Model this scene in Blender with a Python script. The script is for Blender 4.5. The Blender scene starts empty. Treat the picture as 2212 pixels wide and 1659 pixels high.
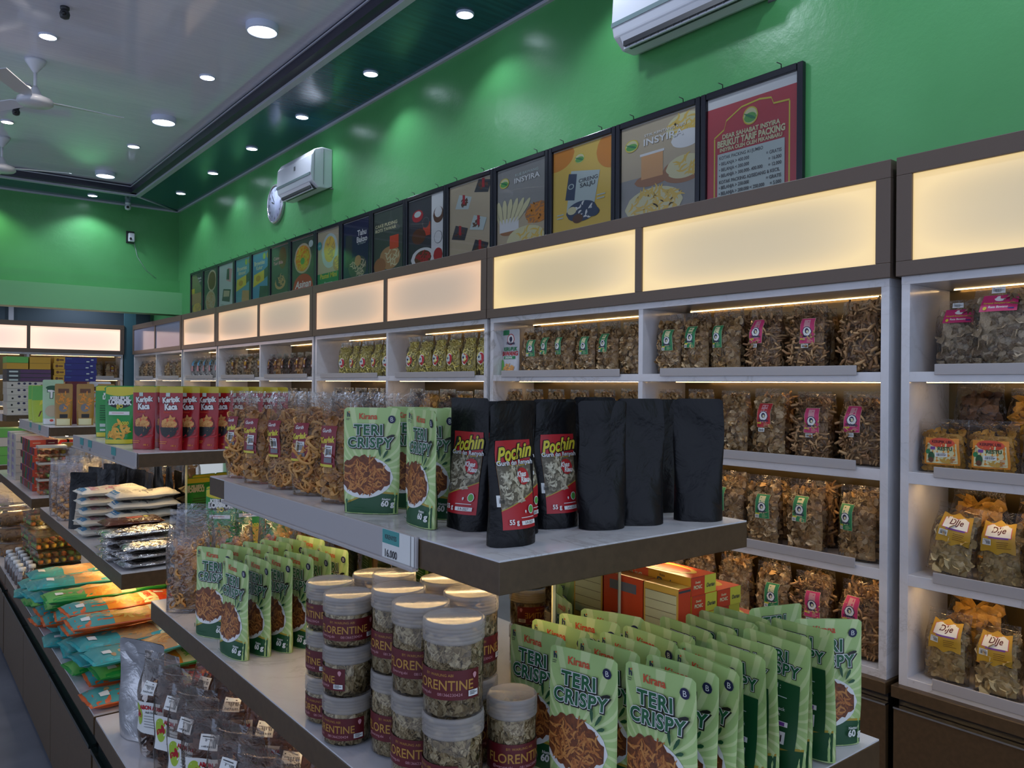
import bpy, math, random
from mathutils import Vector, Matrix, noise
from math import sin, cos, pi, radians as R, sqrt, hypot
rnd = random.Random(7)
scn = bpy.context.scene
col = scn.collection

# ------------------------------------------------------------------ camera
cd = bpy.data.cameras.new('camera'); cam = bpy.data.objects.new('camera', cd); col.objects.link(cam)
cd.sensor_fit = 'HORIZONTAL'; cd.sensor_width = 36; cd.lens = 36 * 1720 / 2212; cd.clip_start = .05
CX, CY, CZ = (.78526, -.61911, .00817), (-.00734, .00388, .99997), (-.61912, -.7853, -.0015)   # camera axes
cam.matrix_world = Matrix(((CX[0], CY[0], CZ[0], 0), (CX[1], CY[1], CZ[1], 0), (CX[2], CY[2], CZ[2], 1.5), (0, 0, 0, 1)))
scn.camera = cam
vs = scn.view_settings
vs.view_transform = 'Standard'; vs.look = 'None'; vs.gamma = 1; vs.use_curve_mapping = False; vs.exposure = 0.0
scn.cycles.max_bounces = 10; scn.cycles.diffuse_bounces = 3; scn.cycles.glossy_bounces = 4
scn.cycles.transparent_max_bounces = 24; scn.cycles.transmission_bounces = 4
scn.cycles.sample_clamp_indirect = 4; scn.cycles.use_light_tree = True
scn.cycles.caustics_reflective = False; scn.cycles.caustics_refractive = False

# ------------------------------------------------------------------ world: daylight coming through the open shop front and the omitted left wall
w = bpy.data.worlds.new('world'); scn.world = w; w.use_nodes = True
w.node_tree.nodes['Background'].inputs[0].default_value = (.47, .55, .74, 1)
w.node_tree.nodes['Background'].inputs[1].default_value = 1.65

ZC = 3.86     # soffit height
ZT = 3.97     # ceiling tray height
SOFFIT_Y = (-2.02, -.78, .45, 1.69, 2.93, 4.166, 5.414, 6.677, 7.9, 9.104, 10.337)
TRAY_BIG = ((2.03, 5.39), (2.03, 7.86), (2.03, 10.35), (2.03, 2.9), (2.03, .4))
TRAY_SMALL = ((2.03, 6.58), (2.03, 9.0), (.90, 6.53), (.90, 7.75), (.90, 8.93), (2.03, 4.1), (.9, 4.1), (.9, 1.6), (2.03, 1.6), (-.5, 5.4), (-.5, 2.9), (-.5, 7.9))

def spot(loc, power, size=2.1, blend=.6, c=(.76, .85, 1.0), rad=.05):
    l = bpy.data.lights.new('downlight_or_fill_lamp', 'SPOT'); l.energy = power; l.color = c
    l.spot_size = size; l.spot_blend = blend; l.shadow_soft_size = rad
    o = bpy.data.objects.new('downlight_or_fill_lamp', l); o.location = loc; col.objects.link(o); return o

def area(loc, sx, sy, power, c, rot=(0, 0, 0)):
    l = bpy.data.lights.new('area_lamp', 'AREA'); l.shape = 'RECTANGLE'; l.size = sx; l.size_y = sy; l.energy = power; l.color = c
    o = bpy.data.objects.new('area_lamp', l); o.location = loc; o.rotation_euler = rot; col.objects.link(o); return o

for y in SOFFIT_Y: spot((2.88, y, ZC - .03), 17, 2.2, .5)
spot((2.05, 11.19, ZC - .03), 34, 2.2, .5); spot((.8, 11.19, ZC - .03), 34, 2.2, .5, (.8, 1, .7))
for x, y in TRAY_BIG: spot((x, y, ZT - .07), 34, 2.7, .5, rad=.09)
for x, y in TRAY_SMALL: spot((x, y, ZT - .03), 15, 2.4, .5, (.66, .78, 1.0) if x > 1 else (1, .85, .7))

# ------------------------------------------------------------------ materials
MATS = {}
class NT:
    def __init__(s, m): s.t = m.node_tree; s.n = s.t.nodes; s.l = s.t.links
    def new(s, k, **kw):
        n = s.n.new(k)
        for a, b in kw.items():
            if a.startswith('i_'): n.inputs[a[2:].replace('_', ' ')].default_value = b
            else: setattr(n, a, b)
        return n
    def link(s, a, b): s.l.new(a, b)
def c4(c): return tuple(c) + (1,) if len(c) == 3 else c
def srgb(h):
    v = [int(h[i:i + 2], 16) / 255 for i in (0, 2, 4)]
    return tuple(x / 12.92 if x <= .04045 else ((x + .055) / 1.055) ** 2.4 for x in v)
def mat(name, c=(.5, .5, .5), rough=.5, metal=0, emit=0, ec=None, spec=.5, coat=0):
    if name in MATS: return MATS[name]
    if isinstance(c, str): c = srgb(c)
    m = bpy.data.materials.new(name); m.use_nodes = True; b = m.node_tree.nodes['Principled BSDF']
    b.inputs['Base Color'].default_value = c4(c); b.inputs['Roughness'].default_value = rough
    b.inputs['Metallic'].default_value = metal; b.inputs['Specular IOR Level'].default_value = spec
    b.inputs['Coat Weight'].default_value = coat; b.inputs['Coat Roughness'].default_value = .15
    if emit: b.inputs['Emission Color'].default_value = c4(ec or c); b.inputs['Emission Strength'].default_value = emit
    m.diffuse_color = c4(c); MATS[name] = m; return m
def bsdf(m): return m.node_tree.nodes['Principled BSDF']
def coords(t, kind='Object', scale=(1, 1, 1)):
    tc = t.new('ShaderNodeTexCoord'); mp = t.new('ShaderNodeMapping'); mp.inputs['Scale'].default_value = scale
    t.link(tc.outputs[kind], mp.inputs[0]); return mp.outputs[0]
def ramp(t, fac, stops):
    r = t.new('ShaderNodeValToRGB'); t.link(fac, r.inputs[0]); e = r.color_ramp.elements
    while len(e) < len(stops): e.new(.5)
    for i, (p, c) in enumerate(stops): e[i].position = p; e[i].color = c4(srgb(c) if isinstance(c, str) else c)
    return r.outputs[0]
def bump(t, m, h, strength=.3, dist=.01):
    b = t.new('ShaderNodeBump'); b.inputs['Strength'].default_value = strength; b.inputs['Distance'].default_value = dist
    t.link(h, b.inputs['Height']); t.link(b.outputs[0], bsdf(m).inputs['Normal']); return b
def noisy(t, vec, scale, detail=3, rough=.5, dist=0):
    n = t.new('ShaderNodeTexNoise'); t.link(vec, n.inputs['Vector']); n.inputs['Scale'].default_value = scale
    n.inputs['Detail'].default_value = detail; n.inputs['Roughness'].default_value = rough; n.inputs['Distortion'].default_value = dist; return n.outputs['Fac']

def m_marble():
    m = mat('white_marble_laminate', (.7, .7, .7), .16); t = NT(m)
    v = coords(t, 'Generated' if 0 else 'Object', (1, .7, 1))
    tc = t.new('ShaderNodeNewGeometry'); mp = t.new('ShaderNodeMapping'); mp.inputs['Scale'].default_value = (1.3, .8, 1.3); mp.inputs['Rotation'].default_value = (0, .3, .9)
    t.link(tc.outputs['Position'], mp.inputs[0]); v = mp.outputs[0]
    a = noisy(t, v, 2.2, 8, .62, 1.6); b = t.new('ShaderNodeMath', operation='SUBTRACT'); t.link(a, b.inputs[0]); b.inputs[1].default_value = .5
    c = t.new('ShaderNodeMath', operation='ABSOLUTE'); t.link(b.outputs[0], c.inputs[0])
    n2 = noisy(t, v, 1.6, 3); mul = t.new('ShaderNodeMath', operation='MULTIPLY_ADD'); t.link(n2, mul.inputs[0]); mul.inputs[1].default_value = .13; t.link(c.outputs[0], mul.inputs[2])
    t.link(ramp(t, mul.outputs[0], [(.035, '8f8b8a'), (.05, 'b9b7b6'), (.075, 'cdccce'), (.3, 'd6d6d9')]), bsdf(m).inputs['Base Color']); return m
MARBLE = m_marble()
def m_noise(name, c1, c2, scale, rough, bs=0, bd=.003, sc=(1, 1, 1), detail=4, metal=0, coat=0, pos=(.35, .65)):
    m = mat(name, c1, rough, metal, coat=coat); t = NT(m); v = coords(t, 'Object', sc); n = noisy(t, v, scale, detail)
    t.link(ramp(t, n, [(pos[0], c1), (pos[1], c2)]), bsdf(m).inputs['Base Color'])
    if bs: bump(t, m, n, bs, bd)
    return m
WALL = m_noise('glossy_green_wall_paint', '4b9254', '559d60', 1.2, .28, .25, .02, (1, 1, 1), 5)
def wallpeel():
    t = NT(WALL); v = coords(t, 'Object', (1, 1, 1)); a = noisy(t, v, 3.5, 8, .65); b = noisy(t, v, .9, 2)
    mx = t.new('ShaderNodeMath', operation='MULTIPLY'); t.link(a, mx.inputs[0]); t.link(b, mx.inputs[1]); bump(t, WALL, mx.outputs[0], .35, .03)
wallpeel()
BEAM = mat('lit_green_beam_paint', '74b47c', .5)  # wall green lightened; the light falling on the beam is in its colour
SLATE = mat('blue_grey_wall_paint', '3d4c58', .6)
CEIL = m_noise('glossy_grey_ceiling_panel', 'd6d9ea', 'dee1f0', 3, .08, .04, .002, (1, 14, 1), 4)
SOFF = m_noise('dark_teal_ceiling_panel', '1b4658', '23566a', 3, .16, .1, .002, (1, 14, 1), 6)
COVE = mat('dark_cove_face', '262638', .4); TRIM = mat('grey_ceiling_trim', 'b6b8c4', .35)
BROWN = m_noise('taupe_brown_laminate', '463520', '4f3d27', 60, .42, 0)
BROWN2 = mat('taupe_header_frame_laminate', '5b4d42', .4)
BLACK = mat('black_shadow_profile', (.008, .008, .01), .3)
GRANITE = mat('black_polished_profile', '14201f', .08)
FLOOR = m_noise('grey_concrete_floor', '62666f', '7a7e87', 2.5, .55, .15, .003)
WHITE = mat('white_plastic', 'a7a3a2', .35); WPLAS = mat('white_appliance_plastic', 'd3d6de', .3)
def m_mirror():
    m = mat('tinted_mirror', (.55, .52, .42), .02, 1); return m
MIRROR = m_mirror()
LEDW = mat('warm_led_strip', (1, .75, .38), emit=24, ec=(1, .64, .27)); LEDD = mat('dim_warm_led_strip', (1, .75, .38), emit=13, ec=(1, .66, .3)); LEDG = mat('stand_led_strip', (1, .75, .38), emit=40, ec=(1, .68, .32))
LAMP = mat('downlight_diffuser', (1, 1, 1), emit=14, ec=(.72, .82, 1)); LAMPW = mat('warm_downlight_diffuser', (1, 1, 1), emit=10, ec=(1, .85, .62))
RIM = mat('white_lamp_rim', 'c9d0e6', .4)
def m_panel(name, edge, mid, power):
    # edge lit acrylic: the LEDs sit round the rim, so the rim gives off more light than the middle
    m = mat(name, (.5, .45, .35), .12, spec=.6); t = NT(m); uv = t.new('ShaderNodeTexCoord').outputs['UV']
    s = t.new('ShaderNodeSeparateXYZ'); t.link(uv, s.inputs[0])
    def edgeness(o):
        a = t.new('ShaderNodeMath', operation='SUBTRACT'); t.link(o, a.inputs[0]); a.inputs[1].default_value = .5
        b = t.new('ShaderNodeMath', operation='ABSOLUTE'); t.link(a.outputs[0], b.inputs[0])
        c = t.new('ShaderNodeMath', operation='POWER'); t.link(b.outputs[0], c.inputs[0]); c.inputs[1].default_value = 3; return c.outputs[0]
    a = t.new('ShaderNodeMath', operation='ADD'); t.link(edgeness(s.outputs[0]), a.inputs[0]); t.link(edgeness(s.outputs[1]), a.inputs[1])
    cr = ramp(t, a.outputs[0], [(0, mid), (.13, edge)])
    t.link(cr, bsdf(m).inputs['Emission Color']); bsdf(m).inputs['Emission Strength'].default_value = power; return m
PAN_Y = m_panel('lit_yellow_acrylic', 'fbd684', 'b59e68', .72)
PAN_P = m_panel('lit_peach_acrylic', 'f0bd90', 'ab8f78', .7)
PAN_K = m_panel('lit_pink_acrylic', 'ffd0b8', 'f0b4a6', 1.15)
PAN_O = mat('unlit_white_acrylic', '8a8ba0', .1)

def m_film(name, tint, base=.1, rough=.1, sc=38, bs=.9):
    m = bpy.data.materials.new(name); m.use_nodes = True; t = NT(m); t.n.clear()
    out = t.new('ShaderNodeOutputMaterial'); mx = t.new('ShaderNodeMixShader'); tr = t.new('ShaderNodeBsdfTransparent'); tr.inputs[0].default_value = c4(tint)
    g = t.new('ShaderNodeBsdfGlossy'); g.inputs['Roughness'].default_value = rough; g.inputs[0].default_value = (.95, .95, .95, 1)
    v = coords(t, 'Object'); n = noisy(t, v, sc, 3, .6, 1.2); b = t.new('ShaderNodeBump'); b.inputs['Strength'].default_value = bs; b.inputs['Distance'].default_value = .012
    t.link(n, b.inputs['Height']); t.link(b.outputs[0], g.inputs['Normal'])
    f = t.new('ShaderNodeFresnel'); f.inputs[0].default_value = 1.35
    if bs: t.link(b.outputs[0], f.inputs['Normal'])
    a = t.new('ShaderNodeMath', operation='MULTIPLY_ADD'); t.link(f.outputs[0], a.inputs[0]); a.inputs[1].default_value = .8; a.inputs[2].default_value = base; a.use_clamp = True
    t.link(a.outputs[0], mx.inputs[0]); t.link(tr.outputs[0], mx.inputs[1]); t.link(g.outputs[0], mx.inputs[2]); t.link(mx.outputs[0], out.inputs[0]); MATS[name] = m; return m
FILM = m_film('crinkled_clear_film', (.96, .95, .93), .012, .09, 30, 1.0)
FILMM = m_film('milky_clear_film', (.9, .9, .92), .08, .2, 30)
JARP = m_film('clear_jar_plastic', (.95, .95, .94), .01, .05, 10, .03)
LIDP = mat('frosted_lid_plastic', 'b5afa8', .2); bsdf(LIDP).inputs['Alpha'].default_value = .5
TUBP = m_film('clear_tub_plastic', (.85, .86, .84), .1, .12, 10, .05)
GRAPH = m_film('grey_metallised_film', (.86, .82, .78), .015, .1, 20, .5)

def m_food(name, cols, rough=.55, bs=.5, scale=140):
    m = mat(name, cols[0], rough); t = NT(m); g = t.new('ShaderNodeNewGeometry'); n = noisy(t, coords(t), scale, 3)
    a = t.new('ShaderNodeMath', operation='MULTIPLY_ADD'); t.link(n, a.inputs[0]); a.inputs[1].default_value = .5
    b = t.new('ShaderNodeMath', operation='MULTIPLY'); t.link(g.outputs['Random Per Island'], b.inputs[0]); b.inputs[1].default_value = .7; t.link(b.outputs[0], a.inputs[2])
    k = len(cols); t.link(ramp(t, a.outputs[0], [(.15 + .7 * i / (k - 1), c) for i, c in enumerate(cols)]), bsdf(m).inputs['Base Color'])
    bump(t, m, n, bs, .002); return m
F_LEAF = m_food('tan_cracker_flakes', ['6b4c29', 'a07a46', 'bf9860', 'd9be92'])
F_STICK = m_food('brown_cracker_sticks', ['6b492b', '9a7248', 'bd9768'])
F_RING = m_food('yellow_noodle_rings', ['b8a640', 'dccb68', 'ece298'])
F_MOTT = m_food('mottled_cassava_chips', ['5a4632', 'a58f70', 'c4b294', '806a50'], scale=220)
F_GOLD = m_food('golden_chips', ['a8761f', 'c99330', 'dca944'])
F_PALE = m_food('pale_chips', ['92764a', 'bb9f66', 'd6c08c'])
F_DARK = m_food('dark_brown_chips', ['2a1c10', '4a3220', '6a4a2c'])
F_JAR = m_food('grey_tan_biscuit_shards', ['5c4a2e', '85704a', 'a89268', 'c2b088'])
F_ORNG = m_food('orange_tan_crackers', ['8f5424', 'bb7d3c', 'd3a15e', 'c8924e'])
F_BEEF = m_food('shredded_brown_meat_floss', ['40281c', '5a3a2a', '74503a'])
F_FRY = m_food('fried_anchovy_print', ['4a2410', '7b4018', 'a4602a', 'b97e3e'], bs=.05)
F_ANCH = m_food('silver_anchovy_print', ['6e6650', 'a39a80', 'c8c2a8', '5a5240'], bs=.05)
F_WHT = m_food('white_puffed_crackers', ['8d8f96', 'b5b3b2', 'cfccc4'])
F_CUBE = m_food('mixed_fruit_sweets', ['5b8c2c', 'c98a2c', 'b04030', '7a9c50'])
F_NUT = m_food('light_brown_nuts', ['93602f', 'b9824a', 'd0a066'])

def m_teri():
    m = mat('pale_green_printed_pouch', '9cc47e', .32); t = NT(m); uv = t.new('ShaderNodeTexCoord').outputs['UV']
    s = t.new('ShaderNodeSeparateXYZ'); t.link(uv, s.inputs[0])
    a = t.new('ShaderNodeMath', operation='SUBTRACT'); t.link(s.outputs[0], a.inputs[0]); a.inputs[1].default_value = .45
    b = t.new('ShaderNodeMath', operation='SUBTRACT'); t.link(s.outputs[1], b.inputs[0]); b.inputs[1].default_value = .40
    a2 = t.new('ShaderNodeMath', operation='MULTIPLY'); t.link(a.outputs[0], a2.inputs[0]); a2.inputs[1].default_value = .56
    at = t.new('ShaderNodeMath', operation='ARCTAN2'); t.link(a2.outputs[0], at.inputs[0]); t.link(b.outputs[0], at.inputs[1])
    mu = t.new('ShaderNodeMath', operation='MULTIPLY'); t.link(at.outputs[0], mu.inputs[0]); mu.inputs[1].default_value = 24
    si = t.new('ShaderNodeMath', operation='SINE'); t.link(mu.outputs[0], si.inputs[0])
    t.link(ramp(t, si.outputs[0], [(.4, 'a3bf78'), (.6, 'bfd093')]), bsdf(m).inputs['Base Color'])
    n = noisy(t, coords(t), 14, 3); bump(t, m, n, .35, .006); return m
TERI = m_teri()
def foil(name, c, rough=.3, bs=.4, metal=0):
    m = mat(name, c, rough, metal); t = NT(m); n = noisy(t, coords(t), 16, 4, .55, .6); bump(t, m, n, bs, .008); return m
PBLACK = foil('matt_black_pouch_film', (.003, .0035, .005), .4, .9); bsdf(PBLACK).inputs['Specular IOR Level'].default_value = .28
PRED = foil('deep_red_printed_film', '96161d', .3); PYEL = foil('yellow_green_printed_film', 'b9a92c', .35)
PGRN = foil('bright_green_printed_film', '1f8a3a', .28); PLIME = foil('lime_yellow_printed_film', '9fb52a', .35)
PWHT = foil('white_paper_pack', 'd6d2c4', .6, .8); PSILV = foil('silver_foil', (.5, .5, .51), .26, .5, .85)
PTEAL = foil('teal_printed_film', '2a9c9c', .3, .6); PORG = foil('orange_printed_film', 'cc5a22', .3, .6); PBRN = foil('brown_printed_film', '7d4a28', .35, .6)
PTAN = foil('mustard_brown_printed_film', '9a7430', .35); PPALE = foil('pale_green_white_film', '9fbf98', .35); PMAR = foil('maroon_printed_film', '5d1d22', .4)
PWSN = foil('white_printed_film', 'b9bcc0', .35)
def P_(n, h, r=.45): return mat('print_' + n, h, r)
K = dict(black=P_('black', '10120f'), white=P_('white', 'd8dad6'), dgreen=P_('dark_green', '0f4a26'), mgreen=P_('mid_green', '1b5a35'), gold=P_('gold', 'a8912f'), orange=P_('orange', 'c8482a'),
         navy=P_('navy', '1c1f44'), yellow=P_('yellow', 'c9bd33'), red=P_('red', 'a81a24'), pink=P_('pink', 'b82a62'), cream=P_('cream', 'cfcb9c'), green=P_('green', '1f7a48'), grey=P_('grey', '6a6c70'),
         maroon=P_('maroon', '560f15'), gtext=P_('gold_text', 'ab7f36'), brown=P_('brown', '5a3418'), tan=P_('tan', 'b08a5a'), kraft=P_('kraft', 'a89c88'), teal=P_('teal', '3f8f8c'), lime=P_('lime', '9bb83a'),
         dyel=P_('dark_yellow', 'b28a22'), blue=P_('blue', '20246e'), purple=P_('purple', '6a3a8a'), lpink=P_('light_pink', 'c08a90'), sky=P_('sky_blue', '4f86a8'), beige=P_('beige', 'b4a688'), char=P_('charcoal', '35363a'),
         dred=P_('dark_red', '6e1018'), amber=P_('amber', 'd0831f'), lgrn=P_('leaf_green', '5aa348'), labred=P_('label_red', '7d1a26'))

# ------------------------------------------------------------------ mesh building
class MB:
    def __init__(s): s.v = []; s.f = []; s.m = []; s.s = []; s.mats = []; s.uv = {}
    def mi(s, m):
        if m not in s.mats: s.mats.append(m)
        return s.mats.index(m)
    def add(s, vs_, fs, m, smooth=False, uvs=None):
        o = len(s.v); k = s.mi(m); s.v += [tuple(p) for p in vs_]
        for f in fs:
            s.f.append(tuple(i + o for i in f)); s.m.append(k); s.s.append(smooth)
        if uvs:
            for i, u in enumerate(uvs): s.uv[o + i] = u
    def box(s, x0, x1, y0, y1, z0, z1, m):
        p = [(x, y, z) for z in (z0, z1) for y in (y0, y1) for x in (x0, x1)]
        s.add(p, [(0, 2, 3, 1), (4, 5, 7, 6), (0, 1, 5, 4), (2, 6, 7, 3), (0, 4, 6, 2), (1, 3, 7, 5)], m); return s
    def quad(s, p, m, uv=True): s.add(p, [(0, 1, 2, 3)], m, False, [(0, 0), (1, 0), (1, 1), (0, 1)] if uv else None); return s
    def lathe(s, prof, m, n=32, c=(0, 0, 0), smooth=True, caps=True, sx=1, sy=1):
        vv = []; ff = []
        for r, z in prof:
            for i in range(n):
                a = 2 * pi * i / n; vv.append((c[0] + r * sx * cos(a), c[1] + r * sy * sin(a), c[2] + z))
        for j in range(len(prof) - 1):
            for i in range(n):
                i2 = (i + 1) % n; ff.append((j * n + i, j * n + i2, (j + 1) * n + i2, (j + 1) * n + i))
        if caps: ff += [tuple(range(n - 1, -1, -1)), tuple((len(prof) - 1) * n + i for i in range(n))]
        s.add(vv, ff, m, smooth); return s
    def tube(s, pts, r, m, n=6, smooth=True, caps=True):
        vv = []; ff = []; pts = [Vector(p) for p in pts]
        for i, p in enumerate(pts):
            d = (pts[min(i + 1, len(pts) - 1)] - pts[max(i - 1, 0)]).normalized()
            a = d.orthogonal().normalized(); b = d.cross(a)
            rr = r[i] if isinstance(r, (list, tuple)) else r
            for k in range(n): vv.append(p + a * rr * cos(2 * pi * k / n) + b * rr * sin(2 * pi * k / n))
        for i in range(len(pts) - 1):
            for k in range(n): k2 = (k + 1) % n; ff.append((i * n + k, i * n + k2, (i + 1) * n + k2, (i + 1) * n + k))
        if caps: ff += [tuple(range(n - 1, -1, -1)), tuple((len(pts) - 1) * n + k for k in range(n))]
        s.add(vv, ff, m, smooth); return s
    def mesh(s, name):
        me = bpy.data.meshes.new(name); me.from_pydata(s.v, [], s.f)
        for m in s.mats: me.materials.append(m)
        me.polygons.foreach_set('material_index', s.m); me.polygons.foreach_set('use_smooth', s.s)
        if s.uv:
            l = me.uv_layers.new(name='UVMap')
            for lp in me.loops: l.data[lp.index].uv = s.uv.get(lp.vertex_index, (0, 0))
        me.update(); return me
    def build(s, name, parent=None, loc=(0, 0, 0), rot=(0, 0, 0), bevel=0):
        o = obj(name, s.mesh(name), parent, loc, rot)
        if bevel:
            b = o.modifiers.new('Bevel', 'BEVEL'); b.width = bevel; b.segments = 2; b.limit_method = 'ANGLE'
        return o
def obj(name, me, parent=None, loc=(0, 0, 0), rot=(0, 0, 0)):
    o = bpy.data.objects.new(name, me); col.objects.link(o); o.location = loc; o.rotation_euler = rot
    if parent: o.parent = parent
    return o
def tag(o, label, cat, group=None):
    o['label'] = label; o['category'] = cat
    if group: o['group'] = group
    return o
def thing(name, label, cat, loc=(0, 0, 0), rot=(0, 0, 0), group=None):
    return tag(obj(name, None, None, loc, rot), label, cat, group)
def struct(name, mb, bevel=0): o = mb.build(name, bevel=bevel); o['kind'] = 'structure'; return o
ORD = ['first', 'second', 'third', 'fourth', 'fifth', 'sixth', 'seventh', 'eighth', 'ninth', 'tenth', 'eleventh', 'twelfth', 'thirteenth', 'fourteenth', 'fifteenth', 'sixteenth', 'seventeenth', 'eighteenth', 'nineteenth', 'twentieth', 'twenty-first', 'twenty-second']

TXT = {}
def text2d(s, bold=0, shear=0):
    k = (s, bold, shear)
    if k in TXT: return TXT[k]
    cu = bpy.data.curves.new('t', 'FONT'); cu.body = s; cu.align_x = 'CENTER'; cu.align_y = 'CENTER'; cu.offset = bold; cu.shear = shear; cu.resolution_u = 3; cu.space_character = 1 + max(0, bold - .02) * 0 + (.14 if s in ('TERI', 'CRISPY') else 0)
    o = bpy.data.objects.new('t', cu); col.objects.link(o); dg = bpy.context.evaluated_depsgraph_get()
    me = bpy.data.meshes.new_from_object(o.evaluated_get(dg)); vv = [(v.co.x, v.co.y) for v in me.vertices]; ff = [tuple(p.vertices) for p in me.polygons]
    ys = [v[1] for v in vv] or [0]; mid = (max(ys) + min(ys)) / 2; vv = [(a, b - mid) for a, b in vv]
    bpy.data.objects.remove(o); bpy.data.curves.remove(cu); bpy.data.meshes.remove(me); TXT[k] = (vv, ff); return TXT[k]

class Art:
    """flat print laid in thin layers over a surface; fn(x, z, lift) -> point"""
    def __init__(s, mb, fn, hw=9, h0=-9, h1=9, step=.012, eps=.00025): s.mb = mb; s.fn = fn; s.hw = hw; s.h0 = h0; s.h1 = h1; s.k = 0; s.step = step; s.eps = eps
    def lay(s): s.k += 1; return s.k * s.eps + .0002
    def cl(s, x, z): return max(-s.hw, min(s.hw, x)), max(s.h0, min(s.h1, z))
    def region(s, x0, x1, lo, hi, m, nx=None, nz=None):
        e = s.lay(); x0, _ = s.cl(x0, 0); x1, _ = s.cl(x1, 0)
        if x1 - x0 < 1e-5: return
        nx = nx or max(1, math.ceil((x1 - x0) / s.step)); nz = nz or max(1, math.ceil(abs(hi((x0 + x1) / 2) - lo((x0 + x1) / 2)) / s.step))
        vv = []; ff = []
        for i in range(nx + 1):
            x = x0 + (x1 - x0) * i / nx; a, b = lo(x), hi(x)
            for j in range(nz + 1): X, Z = s.cl(x, a + (b - a) * j / nz); vv.append(s.fn(X, Z, e))
        for i in range(nx):
            for j in range(nz): p = i * (nz + 1) + j; ff.append((p, p + nz + 1, p + nz + 2, p + 1))
        s.mb.add(vv, ff, m, True)
    def rect(s, x0, z0, x1, z1, m): s.region(x0, x1, lambda x: z0, lambda x: z1, m)
    def ell(s, cx, cz, rx, rz, m, n=12):
        f = lambda x: rz * sqrt(max(0, 1 - ((x - cx) / rx) ** 2)); s.region(cx - rx * .999, cx + rx * .999, lambda x: cz - f(x), lambda x: cz + f(x), m, n)
    def poly(s, pts, m): e = s.lay(); s.mb.add([s.fn(*s.cl(*p), e) for p in pts], [tuple(range(len(pts)))], m)
    def leaf(s, x, z, l, wd, a, m):
        ca, sa = cos(a), sin(a); s.poly([(x + ca * u * l - sa * v * wd, z + sa * u * l + ca * v * wd) for u, v in ((0, 0), (.3, -.35), (.7, -.5), (.95, -.25), (1, 0), (.95, .25), (.7, .5), (.3, .35))], m)
    def text(s, t, cx, cz, size, m, bold=0, sx=1, rot=0, shear=0, mir=False):
        vv, ff = text2d(t, bold, shear); e = s.lay(); ca, sa = cos(rot), sin(rot); out = []
        for a, b in vv: a *= size * sx; b *= size; out.append(s.fn(*s.cl(cx + a * ca - b * sa, cz + a * sa + b * ca), e))
        s.mb.add(out, ff, m)
    def scatter(s, cx, cz, rx, rz, n, l, wd, m, seed=1):
        r = random.Random(seed); e = s.lay(); k = 0
        while k < n:
            u, v = r.uniform(-1, 1), r.uniform(-1, 1)
            if u * u + v * v > 1: continue
            k += 1; x, z, a, b = cx + u * rx, cz + v * rz, r.uniform(0, pi), r.uniform(-1.3, 1.3); L = l * r.uniform(.6, 1.1); vv = []
            for i in range(5):
                t = i / 4 - .5; an = a + b * t; px = x + L * t * cos(an); pz = z + L * t * sin(an); ww = wd * (1 - (2 * t) ** 2 * .7)
                vv += [s.fn(*s.cl(px - sin(an) * ww, pz + cos(an) * ww), e + .00001 * (k % 9)), s.fn(*s.cl(px + sin(an) * ww, pz - cos(an) * ww), e + .00001 * (k % 9))]
            s.mb.add(vv, [(2 * i, 2 * i + 1, 2 * i + 3, 2 * i + 2) for i in range(4)], m)
    def barcode(s, cx, cz, ww, h, txt=None):
        s.rect(cx - ww / 2, cz - h / 2, cx + ww / 2, cz + h / 2, K['white']); r = random.Random(3); x = cx - ww * .38; e = s.lay()
        while x < cx + ww * .38:
            b = r.choice((.02, .03, .045)) * ww; z0, z1 = cz - h * .32, cz + h * .22
            s.mb.add([s.fn(x, z0, e), s.fn(x + b, z0, e), s.fn(x + b, z1, e), s.fn(x, z1, e)], [(0, 1, 2, 3)], K['black']); x += b + r.choice((.025, .04)) * ww
        e = s.lay(); s.mb.add([s.fn(cx - ww * .4, cz + h * .32, e), s.fn(cx + ww * .3, cz + h * .32, e), s.fn(cx + ww * .3, cz + h * .38, e), s.fn(cx - ww * .4, cz + h * .38, e)], [(0, 1, 2, 3)], K['black'])
    def lines(s, x0, x1, z, n, dz, m, th=.0012):
        r = random.Random(n + 5)
        for i in range(n): s.rect(x0, z - i * dz, x0 + (x1 - x0) * r.uniform(.6, 1), z - i * dz + th, m)

def sm(a, b, x): t = max(0, min(1, (x - a) / (b - a))); return t * t * (3 - 2 * t)
def shape(W, H, D, kind='doy', seed=0, amp=.0015, rc=.006, lean=0):
    """returns fn(side, x, z, lift) for one face of a pouch; side -1 = front (towards -Y)"""
    def prof(v):
        if kind == 'doy': return 1 - sm(.02, .8, v) ** .8 if v < .8 else 0
        if kind == 'pillow': return (.72 + .28 * sm(0, .2, v)) * (1 - sm(.62, .93, v))
        if kind == 'lie': return sm(0, .1, v) ** .4 * (1 - sm(.9, 1, v)) ** .4
        return 1
    def fn(side, x, z, e=0):
        u = max(-1, min(1, 2 * x / W)); v = z / H; t = D / 2 * prof(v) + .0012
        b = (1 - abs(u) ** 2.6) ** (.55 if kind != 'lie' else .7)
        y = t * b + amp * 2.2 * noise.noise((x * 22 + seed * 7, z * 15, seed + side)) * min(1, b * 1.5)
        wob = amp * 3.2 * noise.noise((x * 9, z * 9 + 3, seed * 3.1)) * sm(.1, .9, v) + lean * v * v
        zz = z - (rc * (max(0, abs(u) - .86) / .14) ** 2 if v > .97 else 0)
        xx = x * (1 - (.05 * sm(0, .35, .35 - v) if kind == 'doy' else .09 * sm(.55, 1, v) if kind == 'pillow' else 0) + (.03 * sin(v * 9 + seed) if amp > .002 else 0))
        return Vector((xx, side * (y + e) + wob, zz))
    return fn
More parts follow.
